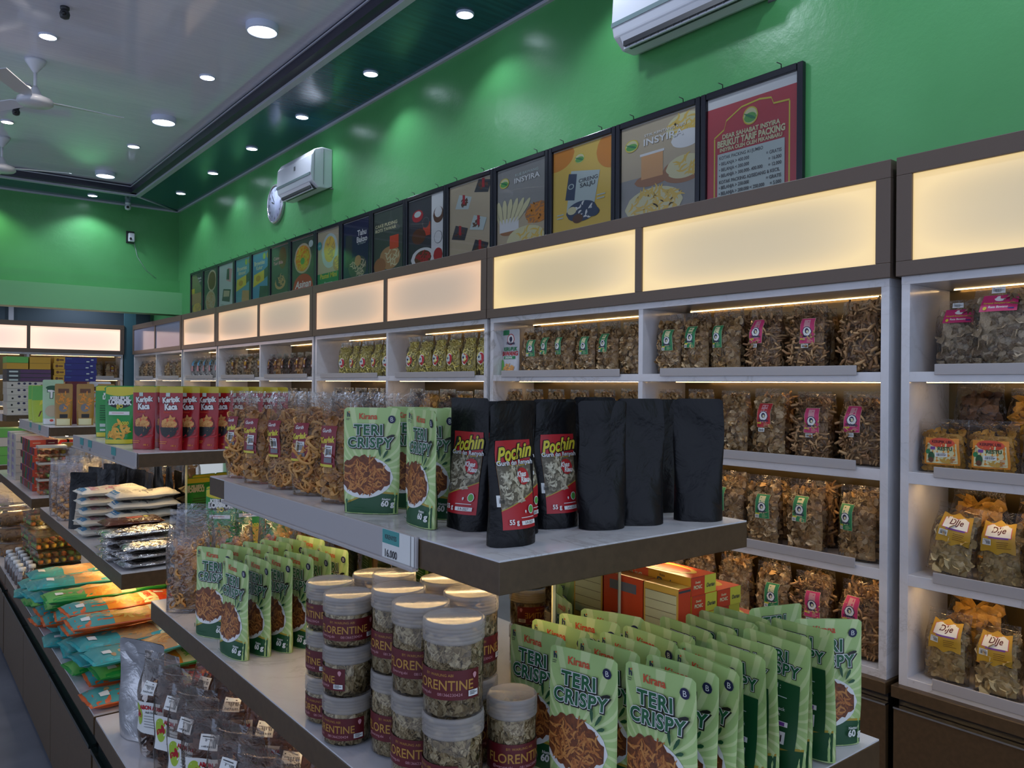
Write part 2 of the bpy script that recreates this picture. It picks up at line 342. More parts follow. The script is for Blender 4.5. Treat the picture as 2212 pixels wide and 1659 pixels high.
def body(mb, fn, W, H, m, nx=14, nz=20, bottom=True, mback=None, top=None):
    for side in (-1, 1):
        vv = []; uv = []; ff = []; mm = mback or m if side == 1 else m
        for i in range(nx + 1):
            u = i / nx; x = -W / 2 * cos(pi * u) if 1 else 0
            for j in range(nz + 1): vv.append(fn(side, x, H * j / nz)); uv.append((u if side < 0 else 1 - u, j / nz))
        q = [(i * (nz + 1) + j, (i + 1) * (nz + 1) + j, (i + 1) * (nz + 1) + j + 1, i * (nz + 1) + j + 1) for i in range(nx) for j in range(nz)]
        if side == 1: q = [f[::-1] for f in q]
        if top:
            jt = int(nz * top[0]); q1 = [f for k, f in enumerate(q) if k % nz >= jt]; q = [f for k, f in enumerate(q) if k % nz < jt]; mb.add(vv, q1, top[1], True, uv)
        mb.add(vv, q, mm, True, uv)
    a = []; f2 = []
    for i in range(nx + 1): x = -W / 2 * cos(pi * i / nx); a += [fn(-1, x, 0), fn(1, x, 0)]
    if bottom: mb.add(a, [(2 * i, 2 * i + 1, 2 * i + 3, 2 * i + 2) for i in range(nx)], m, True)
def side_art(mb, fn, side, W, H, **k):
    return Art(mb, (lambda x, z, e: fn(-1, x, z, e)) if side < 0 else (lambda x, z, e: fn(1, -x, z, e)), W / 2 * .97, .002, H * .99, **k)
# ------------------------------------------------------------------ the structure of the shop
XW = 3.18; YB = 11.5; Y2 = 12.95; XL = -5.5; YF = -2.6
struct('floor', MB().box(XL, XW + .1, YF, Y2 + .1, -.1, 0, FLOOR))
struct('wall_right', MB().box(XW, XW + .1, YF, Y2 + .1, 0, ZT + .3, WALL))
m = MB(); m.box(XL, XW, YB, YB + .1, 2.88, ZT + .3, WALL); m.box(XL, XW, YB - .06, YB, 2.62, 2.89, WALL); m.box(XL, XW, YB - .18, YB + .1, 2.42, 2.72, BEAM); struct('wall_back', m)
m = MB(); m.box(XL, XW, Y2, Y2 + .1, 0, 3.1, SLATE); m.box(XL, XW, YB + .1, Y2, 3.0, 3.1, SLATE); struct('wall_back_recess', m)
struct('trim_1', MB().box(1.34, 1.4, Y2 - .03, Y2, 2.0, 3.0, TRIM))
# end behind the camera is open shop front; left wall omitted to let light in
SX, SY = 2.5, 10.88     # inner edge of the lower soffit
struct('ceiling', MB().box(XL, SX + .02, YF, SY + .02, ZT, ZT + .1, CEIL))
m = MB(); m.box(SX, XW, YF, YB, ZC, ZC + .2, SOFF); m.box(XL, SX, SY, YB, ZC, ZC + .2, SOFF); struct('ceiling_soffit', m)
m = MB(); m.box(SX - .09, SX, YF, SY, ZC + .012, ZT, COVE); m.box(XL, SX, SY - .09, SY, ZC + .012, ZT, COVE); struct('ceiling_cove', m)
m = MB(); m.box(SX - .02, SX + .035, YF, SY + .03, ZC - .012, ZC + .012, TRIM); m.box(XL, SX, SY - .02, SY + .035, ZC - .012, ZC + .012, TRIM); struct('trim_2', m, .002)
m = MB(); m.box(SX - .10, SX - .088, YF, SY - .09, ZT - .03, ZT - .02, TRIM); m.box(XL, SX - .09, SY - .10, SY - .088, ZT - .03, ZT - .02, TRIM); struct('trim_3', m)
m = MB(); m.box(XW - .025, XW, YF, YB, ZC - .02, ZC, TRIM); m.box(XL, XW, YB - .025, YB, ZC - .02, ZC, TRIM); struct('trim_4', m)
m = MB(); m.tube([(SX, SY, ZC - .004), (XW, YB, ZC - .004)], .012, TRIM, 4); struct('trim_5', m)

# downlights
def downlight(name, x, y, z, r, h, label, grp, m=LAMP):
    t = thing(name, label, 'ceiling light', (x, y, z), group=grp)
    MB().lathe([(r * 1.12, 0), (r * 1.12, -h * .7), (r * 1.05, -h), (r * .99, -h), (r * .99, -h * .8)], RIM, 28, caps=False).build('rim', t)
    MB().lathe([(r * .99, -h * .82), (r * .8, -h * .9)], m, 28).build('diffuser', t)
for i, y in enumerate(SOFFIT_Y):
    if y > 3.5: downlight('recessed_downlight', 2.88, y, ZC, .052, .014, f'small round downlight in the dark soffit above the green wall, {ORD[len(SOFFIT_Y)-1-i]} from the far corner', 'soffit downlights')
downlight('recessed_downlight', 2.05, 11.19, ZC, .052, .014, 'small round downlight in the soffit along the back wall', 'soffit downlights')
for i, (x, y) in enumerate(TRAY_BIG[:3]): downlight('round_ceiling_lamp', x, y, ZT, .098, .05, f'large surface-mounted round ceiling lamp, {["nearest to the camera", "middle one of the row", "farthest of the row"][i]}', 'large round ceiling lamps')
nm = ['between the nearest and middle large lamps', 'between the middle and farthest large lamps', 'near the top left corner of the picture, white', 'warm white, beside the nearer fan', 'warm white, left beyond the nearer fan']
for i, (x, y) in enumerate(TRAY_SMALL[:5]): downlight('recessed_downlight', x, y, ZT, .055 if i < 3 else .05, .012, f'small round downlight in the grey ceiling, {nm[i]}', 'ceiling tray downlights', LAMP if i < 3 else LAMPW)
# ceiling fans
def fan(x, y, label, a0):
    t = thing('ceiling_fan', label, 'fan', (x, y, ZT), group='white ceiling fans')
    MB().lathe([(.075, 0), (.07, -.02), (.02, -.09), (.012, -.1)], WPLAS, 24).build('ceiling_cup', t)
    MB().lathe([(.012, -.09), (.012, -.24)], WPLAS, 12).build('rod', t)
    MB().lathe([(.014, -.2), (.03, -.23), (.05, -.27), (.12, -.3), (.125, -.33), (.11, -.345), (.02, -.35)], WPLAS, 32).build('motor_housing', t)
    for k in range(3):
        a = a0 + k * 2 * pi / 3; b = MB(); ca, sa = cos(a), sin(a)
        def pt(r, w_, z): return (ca * r - sa * w_, sa * r + ca * w_, z)
        b.add([pt(.1, -.02, -.31), pt(.1, .02, -.31), pt(.2, .055, -.3), pt(.2, -.055, -.32), pt(.62, .06, -.3), pt(.62, -.06, -.325), pt(.1, -.02, -.304), pt(.1, .02, -.304), pt(.2, .055, -.294), pt(.2, -.055, -.314), pt(.62, .06, -.294), pt(.62, -.06, -.319)],
              [(0, 1, 2, 3), (3, 2, 4, 5), (6, 9, 8, 7), (9, 11, 10, 8), (0, 6, 7, 1), (1, 7, 8, 2), (2, 8, 10, 4), (4, 10, 11, 5), (5, 11, 9, 3), (3, 9, 6, 0)], WPLAS); b.build('blade', t)
fan(.895, 7.09, 'white ceiling fan hanging at the upper left, nearer one', 0.02); fan(.92, 9.55, 'white ceiling fan at the left edge, farther one', -.35)
# security cameras
def dome(x, y, z, label, s=1, down=True):
    t = thing('security_camera', label, 'camera', (x, y, z))
    MB().lathe([(.035 * s, 0), (.035 * s, -.02 * s), (.02 * s, -.03 * s)], WPLAS if s == 1 else K['char'], 18).build('mount', t)
    MB().lathe([(.01, -.02 * s), (.033 * s, -.035 * s), (.04 * s, -.06 * s), (.033 * s, -.09 * s), (.01, -.1 * s)], WPLAS if s == 1 else K['char'], 18).build('housing', t)
    o = MB().lathe([(.018 * s, 0), (.014 * s, -.012 * s)], BLACK, 14).build('lens', t, (-.01 * s, -.034 * s, -.066 * s), (R(-75), 0, 0))
dome(2.5, 11.36, ZC, 'white dome camera under the back soffit near the corner')
dome(.917, 5.96, ZT, 'small dark device on the grey ceiling at the top left', .8); dome(.914, 8.4, ZT, 'small dark sensor on the ceiling beside the nearer fan', .8)
# wall adaptor with cable
t = thing('wall_adaptor', 'white plug adaptor in a black socket on the green back wall with a hanging cable', 'plug', (2.56, YB, 3.43))
MB().box(-.05, .05, -.012, 0, -.08, .08, BLACK).build('socket', t, bevel=.003)
MB().box(-.03, .045, -.07, -.012, -.065, .05, WPLAS).build('adaptor_body', t, bevel=.012)
MB().tube([(-.01, -.075, -.02), (-.01, -.085, -.04)], .014, BLACK, 8).build('plug_tip', t)
MB().tube([(.05, -.01, -.07), (.09, -.008, -.25), (.2, -.008, -.42), (.33, -.008, -.52)], .003, TRIM, 5).build('cable', t)
# air conditioners
def aircon(y0, y1, label):
    t = thing('air_conditioner', label, 'air conditioner', (XW, y0, 3.265), group='split air conditioners on the green wall'); L = y1 - y0
    sec = [(0, .02), (0, .36), (-.10, .365), (-.17, .34), (-.205, .28), (-.215, .12), (-.20, .055), (-.13, .0), (-.05, 0)]
    b = MB(); n = len(sec); vv = [(x, 0, z) for x, z in sec] + [(x, L, z) for x, z in sec]
    b.add(vv, [(i, (i + 1) % n, n + (i + 1) % n, n + i) for i in range(n)] + [tuple(range(n - 1, -1, -1)), tuple(range(n, 2 * n))], WPLAS); b.build('casing', t, bevel=.008)
    b = MB(); STR = mat('grey_green_stripe', '74888a', .3); b.quad([(-.2155, .0, .125), (-.2155, L, .125), (-.2165, L, .10), (-.2165, 0, .10)], STR); b.box(-.218, -.2155, 0.004, L - .004, .10, .12, STR); b.build('stripe', t)
    b = MB(); b.box(-.186, -.125, .06, L - .06, -.004, .03, K['char']); 
    for k in range(14): yy = .09 + (L - .18) * k / 13; b.box(-.18, -.14, yy, yy + .006, -.006, .02, K['grey'])
    b.build('air_outlet', t)
    b = MB(); b.quad([(-.20, .05, .045), (-.20, L - .05, .045), (-.165, L - .05, -.012), (-.165, .05, -.012)], WPLAS); b.box(-.172, -.16, .05, L - .05, -.014, -.008, WPLAS); b.build('louver', t)
    b = MB(); a = Art(b, lambda x, z, e: (-.214 - e, x, z)); a.rect(L * .42, .2, L * .47, .24, K['grey']); a.lines(L * .5, L * .62, .108, 1, .01, K['grey']); b.build('badge', t)
    b = MB(); b.box(-.18, -.178, -.002, 0, .05, .33, K['grey']); b.box(-.09, -.087, -.002, 0, .03, .35, K['grey']); b.lathe([(.022, 0), (.022, .004)], K['grey'], 16, (0, 0, 0)); b.build('side_seam', t)
aircon(6.69, 7.47, 'white split air conditioner beside the wall clock'); aircon(2.13, 2.95, 'white split air conditioner cut off by the top edge, above the posters')
# clock
t = thing('wall_clock', 'round silver-rimmed wall clock partly behind the far air conditioner', 'clock', (XW, 7.975, 3.35), (0, R(-90), 0))
MB().lathe([(.2, 0), (.205, .02), (.2, .035), (.185, .04), (.18, .03)], mat('silver_rim', (.6, .6, .65), .2, .8), 40, caps=False).build('rim', t)
MB().lathe([(.182, .0), (.182, .028)], mat('clock_face', 'c3cbe8', .3), 40).build('dial', t)
b = MB(); a = Art(b, lambda x, z, e: (z, -x, .0285 + e))
for k in range(12): an = pi / 2 - k * pi / 6; a.text(str(12 if k == 0 else k), .145 * cos(an), .145 * sin(an), .04, K['char'], .01)
b.build('numerals', t)
b = MB(); a = Art(b, lambda x, z, e: (z, -x, .031 + e)); a.leaf(0, 0, .13, .012, R(125), K['char']); a.leaf(0, 0, .09, .014, R(160), K['char']); b.build('hands', t)

# ------------------------------------------------------------------ posters
FRAME = mat('black_glossy_frame', (.008, .009, .014), .18)
def poster(i, y0, y1, art, label):
    k0, k1 = (0, 1) if i == 0 else (.27, .655)   # the lower part of every print stands behind the cabinet header
    t = thing('framed_poster', label, 'poster', (XW, y0, 2.08), group='framed posters above the wall cabinets'); Wd = y1 - y0; H = .855
    b = MB(); fw = .032
    for bx in ((0, fw, 0, H), (Wd - fw, Wd, 0, H), (fw, Wd - fw, 0, fw), (fw, Wd - fw, H - fw, H)): b.box(-.03, -.004, bx[0] + .001, bx[1] - .001, bx[2], bx[3], FRAME)
    b.build('frame', t, bevel=.004)
    b = MB(); b.quad([(-.012, Wd - fw, fw), (-.012, fw, fw), (-.012, fw, H - fw), (-.012, Wd - fw, H - fw)], K['white'])
    hw = Wd / 2 - fw; a = Art(b, lambda x, z, e: (-.012 - e, Wd / 2 - x, fw + k0 + k1 * z), hw, 0, H - 2 * fw, step=.5); art(a, hw, H - 2 * fw); b.build('print', t)
    MB().quad([(-.018, Wd - fw, fw), (-.018, fw, fw), (-.018, fw, H - fw), (-.018, Wd - fw, H - fw)], m_glass).build('glass_pane', t)
    b = MB()
    for yy in (.12, Wd - .12): b.tube([(-.012, yy, H), (-.02, yy - .005, H + .02), (-.034, yy + .01, H + .03)], .0025, BLACK, 4)
    b.build('hook', t)
m_glass = m_film('poster_glass', (.97, .97, .97), .03, .01, 10, 0)
def logo(a, x, z, s): a.ell(x, z, s, s, K['yellow']); a.ell(x, z, s * .85, s * .85, K['cream']); a.ell(x, z - s * .2, s * .8, s * .55, K['lgrn']); a.leaf(x - s * .9, z + s * .4, s * 1.8, s * .35, -.5, K['green'])
def bg(a, hw, H, m): a.rect(-hw, 0, hw, H, m)
def food(a, x, z, rx, rz, base, bits, n=40, l=.09, seed=1): a.ell(x, z, rx, rz, base); a.scatter(x, z, rx * .9, rz * .9, n, l, .008, bits, seed)
def p_tarif(a, w_, H):
    bg(a, w_, H, K['white']); a.rect(-w_, 0, w_, H - .05, K['pred'])
    a.rect(-w_ * .84, 0, -w_ * .81, H - .2, K['yellow']); a.rect(w_ * .81, 0, w_ * .84, H - .12, K['yellow'])
    pts = [(-.83, -.2), (-.6, -.17), (-.55, -.13), (-.2, -.085), (.2, -.075), (.45, -.085), (.5, -.115), (.83, -.12)]
    for p, q in zip(pts, pts[1:]): a.poly([(p[0] * w_, H + p[1]), (q[0] * w_, H + q[1]), (q[0] * w_, H + q[1] + .008), (p[0] * w_, H + p[1] + .008)], K['yellow'])
    logo(a, 0, H - .135, .042); a.text('DEAR SAHABAT INSYIRA', 0, H - .2, .03, K['cream'], .04, .95); a.text('BERIKUT TARIF PACKING', 0, H - .232, .042, K['cream'], .045, .78); a.text('INSYIRA OLEH OLEH PEKANBARU', 0, H - .262, .025, K['cream'], .04, .9)
    a.rect(-w_ * .74, 0, w_ * .74, H - .28, K['pale'])
    L = ['KOTAK PACKING A1/JUMBO', '• BELANJA > 400.000', '• BELANJA < 300.000', '• BELANJA > 300.000- 400.000', 'KOTAK PACKING A2/SEDANG & KECIL', '• BELANJA > 250.000', '• BELANJA > 200.000 < 250.000', '• BELANJA < 200.000']
    Rr = ['', '= GRATIS', '= 16.000', '= 12.000', '', '= GRATIS', '= 5.000', '= 10.000']
    for k in range(8):
        q = .0225; tw = max(v[0] for v in text2d(L[k], .02)[0]); a.text(L[k], -w_ * .7 + tw * q * .85, H - .303 - k * .0285, q, K['char'], .02, .85)
        if Rr[k]: tw = max(v[0] for v in text2d(Rr[k], .02)[0]); a.text(Rr[k], w_ * .68 - tw * q * .85, H - .31 - k * .0285 + .008, q, K['char'], .02, .85)
def p_potato(a, w_, H):
    bg(a, w_, H, K['beige']); a.rect(-w_, 0, w_, H * .45, K['pgrey']); food(a, w_ * .7, H * .85, .12, .1, K['cream'], K['amberl']); a.ell(w_ * .75, H * .72, .1, .07, K['white']); a.ell(w_ * .7, H * .42, .15, .1, K['woodp']); food(a, w_ * .7, H * .45, .12, .09, K['cream'], K['amberl'], 12, .1)
    a.ell(-w_ * .15, H * .4, .12, .05, K['woodp']); a.rect(-.11, H * .42, .04, H * .66, K['peach']); a.rect(-.12, H * .66, .05, H * .685, K['white'])
    food(a, -w_ * .1, H * .14, .2, .14, K['cream'], K['amberl'], 70, .1, 4); logo(a, -w_ * .7, H * .8, .05); a.text('STIK KENTANG KEJU', w_ * .2, H * .86, .03, K['white'], .01); a.text('INSYIRA', w_ * .15, H * .795, .075, K['white'], .02)
def p_cireng(a, w_, H):
    bg(a, w_, H, K['amberl']); a.ell(-w_ * .9, H * .95, .16, .14, K['amber']); a.ell(w_, H * .85, .13, .16, K['amber']); logo(a, -.02, H * .85, .045)
    a.poly([(-.13, .2), (.09, .14), (.15, .52), (-.09, .58)], K['pale']); a.poly([(-.14, .33), (-.06, .31), (-.04, .54), (-.11, .56)], K['bluegrey']); a.text('O', -.09, .44, .07, K['pale'], .01)
    a.text('CIRENG', .055, .47, .045, K['char'], .02); a.text('SALJU', .05, .42, .05, K['char'], .02); food(a, 0, .2, .13, .09, K['bluegrey'], K['white'], 12, .05); a.ell(-.03, .14, .045, .04, K['brown']); a.ell(.1, .17, .05, .04, K['bluegrey']); a.ell(-.08, .22, .04, .035, K['cream']); a.lines(-.21, -.13, .2, 2, .03, K['pale'], .01); a.lines(.13, .22, .3, 2, .03, K['pale'], .01)
def p_kue(a, w_, H):
    bg(a, w_, H, K['pgrey']); a.rect(-w_, 0, w_, H * .4, K['beige']); food(a, w_ * .7, H * .37, .13, .1, K['woodp'], K['amber'], 60, .08); a.ell(-.12, .18, .1, .05, K['woodp']); a.rect(-.22, .17, -.02, .3, K['white']); 
    for k in range(7): a.leaf(-.22 + k * .03, .25, .24, .05, R(110 - k * 9), K['cream'])
    food(a, .05, .07, .19, .12, K['cream'], K['amberl'], 18, .1); logo(a, -.17, H * .83, .05); a.text('KUE BAWANG', .06, H * .89, .035, K['pale'], .01); a.text('INSYIRA', .06, H * .82, .07, K['white'], .02)
def p_boxes(a, w_, H):
    bg(a, w_, H, K['beige']); 
    for x, z, m in ((-.08, .6, 'pale'), (.15, .72, 'char'), (-.12, .28, 'char'), (.1, .34, 'pale'), (.12, .08, 'char')): a.poly([(x - .1, z - .05), (x + .06, z - .09), (x + .1, z + .03), (x - .05, z + .09)], K[m]); a.scatter(x, z, .05, .04, 9, .06, .01, K['brown'], int(x * 99)); a.poly([(x - .01, z - .02), (x + .02, z - .03), (x + .02, z + .07), (x - .01, z + .08)], K['red'])
def p_split(a, w_, H):
    bg(a, w_, H, K['char']); a.rect(w_ * .3, 0, w_, H, K['white']); a.ell(-.12, .6, .08, .07, K['red']); a.ell(-.12, .62, .05, .035, K['pale']); a.rect(-.04, .35, .06, .5, K['orange']); a.ell(-.1, .36, .1, .09, K['brown']); a.ell(-.04, .1, .17, .12, K['white']); food(a, -.04, .1, .12, .09, K['brown'], K['red'], 30, .07); a.ell(.17, .55, .07, .09, K['brown']); a.ell(.17, .58, .05, .06, K['white']); a.ell(.17, .3, .055, .07, K['grey']); a.ell(.17, .3, .05, .065, K['white']); a.ell(.17, .1, .06, .08, K['red']); a.ell(.0, .5, .05, .06, K['grey']); a.ell(.0, .5, .045, .055, K['char'])
def p_cake(a, w_, H): bg(a, w_, H, K['olive']); food(a, .02, .2, .17, .14, K['tan'], K['cream'], 20); a.ell(-.14, .12, .1, .1, K['woodp']); a.rect(.02, .3, .16, .46, K['orange']); a.text('CAKE PUDING', -.04, H * .78, .055, K['cream'], .02); a.text('ROTI TAWAR', -.05, H * .71, .055, K['cream'], .02)
def p_tahu(a, w_, H): bg(a, w_, H, K['navy']); a.rect(-.2, .2, -.08, .62, K['char']); food(a, .02, .18, .17, .15, K['olive'], K['beige'], 30); a.ell(.03, .26, .06, .07, K['tan']); a.text('Tahu', .1, H * .78, .1, K['white'], .03, .8); a.text('Bakso', .1, H * .67, .1, K['white'], .03, .8); a.text('by Dapoer', .1, H * .6, .035, K['pale'])
def p_pastel(a, w_, H): bg(a, w_, H, K['beige']); a.ell(.02, .5, .17, .24, K['pale']); food(a, .02, .52, .12, .18, K['amberl'], K['tan'], 16, .09); food(a, .17, .3, .08, .1, K['tan'], K['amberl'], 10); a.rect(-w_, 0, w_, H * .25, K['green']); a.text('Pastel Mini', 0, H * .2, .095, K['yellow'], .02, .85); a.text('Frozen', 0, H * .07, .06, K['pale'], .02); a.ell(-.19, .6, .045, .06, K['teal']); a.text('H', -.19, .6, .05, K['white'])
def p_asinan(a, w_, H): bg(a, w_, H, K['olive']); a.ell(-.01, .5, .2, .22, K['beige']); food(a, -.01, .5, .17, .19, K['amber'], K['yellow'], 60, .12); a.ell(-.01, .46, .05, .05, K['lgrn']); a.ell(0, .05, .24, .22, K['red']); a.text('Asinan', 0, .12, .15, K['white'], .02, .9, .0, .3); a.ell(.18, .68, .05, .05, K['pale'])
def p_dark(a, w_, H): bg(a, w_, H, K['olive']); a.ell(.06, .6, .1, .17, K['brown']); a.ell(0, .22, .14, .1, K['tan']); food(a, 0, .26, .11, .1, K['char'], K['tan'], 20); a.text('Cabe', -.1, H * .78, .07, K['lpink'], .02); a.text('Teri Bilis', -.05, H * .68, .07, K['lpink'], .02)
def p_blue(c):
    def f(a, w_, H): bg(a, w_, H, K['sky'] if c else K['teal2']); a.text('Brownies', -.04, H * .8, .1, K['cream'], .02, .8); a.text('Kukur' if c else 'Almond', -.04, H * .7, .09, K['cream'], .02, .8); a.poly([(-.22, .25), (.1, .33), (.1, .5), (-.2, .45)], K['yellow']); a.ell(-.07, .38, .07, .05, K['dyel']); a.poly([(.1, .35), (.24, .4), (.24, .56), (.1, .5)], K['char']); a.poly([(-.05, 0), (.2, 0), (.22, .22), (-.02, .25)], K['char'] if c else K['tan']); a.ell(.1, .72, .04, .05, K['lime']); a.ell(.2, .72, .035, .045, K['dyel'])
    return f
def p_white(a, w_, H): bg(a, w_, H, K['pale']); a.poly([(0, .5), (.15, .45), (.2, .68), (.05, .72)], K['lpink']); a.poly([(0, .52), (.1, .5), (.1, .7), (.02, .7)], K['char']); a.poly([(-.15, .15), (.12, .1), (.16, .32), (-.1, .36)], K['char']); a.poly([(-.1, .22), (.1, .2), (.12, .3), (-.08, .33)], K['beige']); a.lines(-.2, -.05, .08, 3, .02, K['grey'], .006)
def p_bowl(a, w_, H): bg(a, w_, H, K['olive']); a.ell(.05, .58, .17, .2, K['beige']); a.ell(.05, .58, .14, .17, K['brown']); a.ell(0, .2, .19, .2, K['beige']); food(a, 0, .2, .16, .17, K['tan'], K['beige'], 40)
def p_first(a, w_, H): bg(a, w_, H, K['lolive']); a.poly([(-.05, .79), (.25, .79), (.25, .45)], K['char']); a.text('Tahu Bulat', .12, .7, .045, K['white'], .02); a.text('Jagoan', .14, .64, .05, K['white'], .02); a.rect(-.22, .2, .24, .42, K['tan']); food(a, 0, .12, .18, .1, K['amberl'], K['tan'], 20); a.rect(-.22, .42, -.1, .52, K['yellow'])
for n_, h_ in dict(pred='b3343c', pale='b4c3bd', amberl='d9b84e', pgrey='8c8c86', woodp='9a6a42', peach='d09c62', bluegrey='2e3c56', olive='3f4a40', lolive='6f7c52', teal2='5c93a0').items(): K[n_] = P_(n_, h_)
PY = [1.954, 2.515, 3.096, 3.662, 4.22, 4.785, 5.355, 5.908, 6.463, 6.993, 7.59, 8.125, 8.662, 9.195, 9.781, 10.353, 10.859]
PA = [(p_tarif, 'red framed poster listing packing prices, rightmost of the poster row'), (p_potato, 'framed poster of potato sticks in a glass above noodle snack, beside the red price poster'), (p_cireng, 'yellow framed poster showing a grey and navy snack bag'), (p_kue, 'framed poster with chips in a white cup on grey background'),
      (p_boxes, 'beige framed poster of small packed cake boxes'), (p_split, 'framed poster split into dark and white halves with cake plates'), (p_cake, 'dark green framed poster of cake pudding and bread'), (p_tahu, 'navy framed poster of stuffed tofu dumplings'), (p_pastel, 'framed poster of pastries on a plate with a green band below'),
      (p_asinan, 'framed poster of a pickled fruit bowl with a red band'), (p_dark, 'dim olive framed poster of a small bowl of chilli fish'), (p_blue(1), 'blue framed poster with a yellow box, nearer of the two'), (p_blue(0), 'teal framed poster with a yellow box, farther of the two'), (p_white, 'pale framed poster of sliced dark cake'),
      (p_bowl, 'olive framed poster of two bowls'), (p_first, 'pale olive framed poster with a dark corner, farthest of the row')]
for i in range(16): poster(i, PY[i] + .001, PY[i + 1] - .001, *PA[i])

# ------------------------------------------------------------------ wall cabinets
SH = ((1.559, .036), (1.205, .042), (.841, .040), (.475, .030))
BACKP = mat('bronze_back_panel', '6a5836', .22, .6)
def cabinet(label, L, n, pan, loc, rz, lips=True, led=True, end=.055):
    t = thing('display_cabinet', label, 'cabinet', loc, (0, 0, rz), 'shelving cabinets along the walls'); bay = L / n; DP = .345
    b = MB(); mid = .042
    b.box(0, .3, 0, L, 2.257, 2.323, BROWN2); b.box(0, .02, 0, L, 1.898, 1.951, BROWN2); b.box(.02, .3, 0, .02, 1.898, 2.257, BROWN2); b.box(.02, .3, L - .02, L, 1.898, 2.257, BROWN2)
    b.box(0, .02, 0, end, 1.951, 2.257, BROWN2); b.box(0, .02, L - end, L, 1.951, 2.257, BROWN2)
    for k in range(1, n): b.box(0, .02, k * bay - mid / 2, k * bay + mid / 2, 1.951, 2.257, BROWN2)
    b.build('header_frame', t, bevel=.002)
    for k in range(n):
        y0 = end if k == 0 else k * bay + mid / 2; y1 = L - end if k == n - 1 else (k + 1) * bay - mid / 2
        MB().quad([(.011, y1, 1.95), (.011, y0, 1.95), (.011, y0, 2.258), (.011, y1, 2.258)], pan).build('light_panel', t)
    for y in (.012, L - .042): MB().box(.02, DP, y, y + .03, .445, 1.87, MARBLE).build('side_panel', t, bevel=.001)
    for k in range(1, n): MB().box(.022, DP, k * bay - .014, k * bay + .014, .475, 1.87, MARBLE).build('divider', t, bevel=.001)
    MB().box(.02, DP, .012, L - .012, 1.87, 1.898, MARBLE).build('top_board', t)
    MB().box(DP - .008, DP - .002, .03, L - .03, .45, 1.87, BACKP).build('back_panel', t)
    for zt, th in SH:
        MB().box(.021, DP - .01, .04, L - .04, zt - th, zt, MARBLE).build('shelf', t, bevel=.0015)
    for k in range(n):
        y0 = k * bay; 
        if led:
            for zt, th in ((1.898, .028),) + SH[:3]:
                xs = .305 if zt > 1.8 else .2 if zt > 1.5 and label.startswith('wide') else .09
                MB().box(xs, xs + (.0045 if zt > 1.5 else .009), y0 + .07, y0 + bay - .07, zt - th - (.0022 if zt > 1.5 else .0035), zt - th - .001, LEDD if zt > 1.8 else LEDW).build('light_strip', t)
        if lips:
            for zt, th in SH: MB().box(.012, .0165, y0 + .13, y0 + bay - .13, zt - .012, zt + .026, WHITE).build('shelf_lip', t, bevel=.004)
    b = MB(); b.box(-.012, DP, 0, L, .404, .446, BROWN); b.build('base_fascia', t, bevel=.002)
    b = MB(); b.box(.03, DP, .01, L - .01, .0, .404, BLACK); b.build('base_carcass', t)
    for k in range(n * 2):
        y0 = k * bay / 2; d = MB().box(0.0, .022, y0 + .004, y0 + bay / 2 - .004, .07, .362, BROWN).build('door', t, bevel=.001)
        MB().box(-.004, .024, y0 + .004, y0 + bay / 2 - .004, .362, .368, mat('brushed_aluminium', (.6, .6, .62), .25, 1)).build('edge_pull', d)
    return t
FX = 2.83
for args in (('near right wall cabinet with a yellow lit header, cut off by the right edge', 2.40, 2, PAN_Y, (FX, -1.015, 0)), ('wide wall cabinet with two yellow lit header panels below the red poster', 2.435, 2, PAN_Y, (FX, 1.405, 0)),
             ('wall cabinet with peach lit header panels holding bags of yellow rings', 2.46, 2, PAN_P, (FX, 3.85, 0)), ('wall cabinet with peach lit panels beneath the pastry poster', 2.48, 2, PAN_P, (FX, 6.32, 0)), ('narrow wall cabinet with one peach lit panel pair near the corner', 1.27, 1, PAN_P, (FX, 8.81, 0)),
             ('unlit wall cabinet with grey header panels in the corner recess', 2.4, 2, PAN_O, (FX, 10.11, 0))):
    cabinet(*args, 0)
cabinet('back wall cabinet with pink lit header panels', 3.6, 3, PAN_K, (2.74, 12.6, 0), R(90))
struct('trim_6', MB().box(2.745, 2.90, 12.62, 12.66, 0, 2.9, mat('teal_recess_paint', '3f6470', .5)))
for x in (.4, 2.2): spot((x, 12.3, 2.95), 38, 2.7, .6)  # added spots with no fitting, there to brighten the dark recess wall

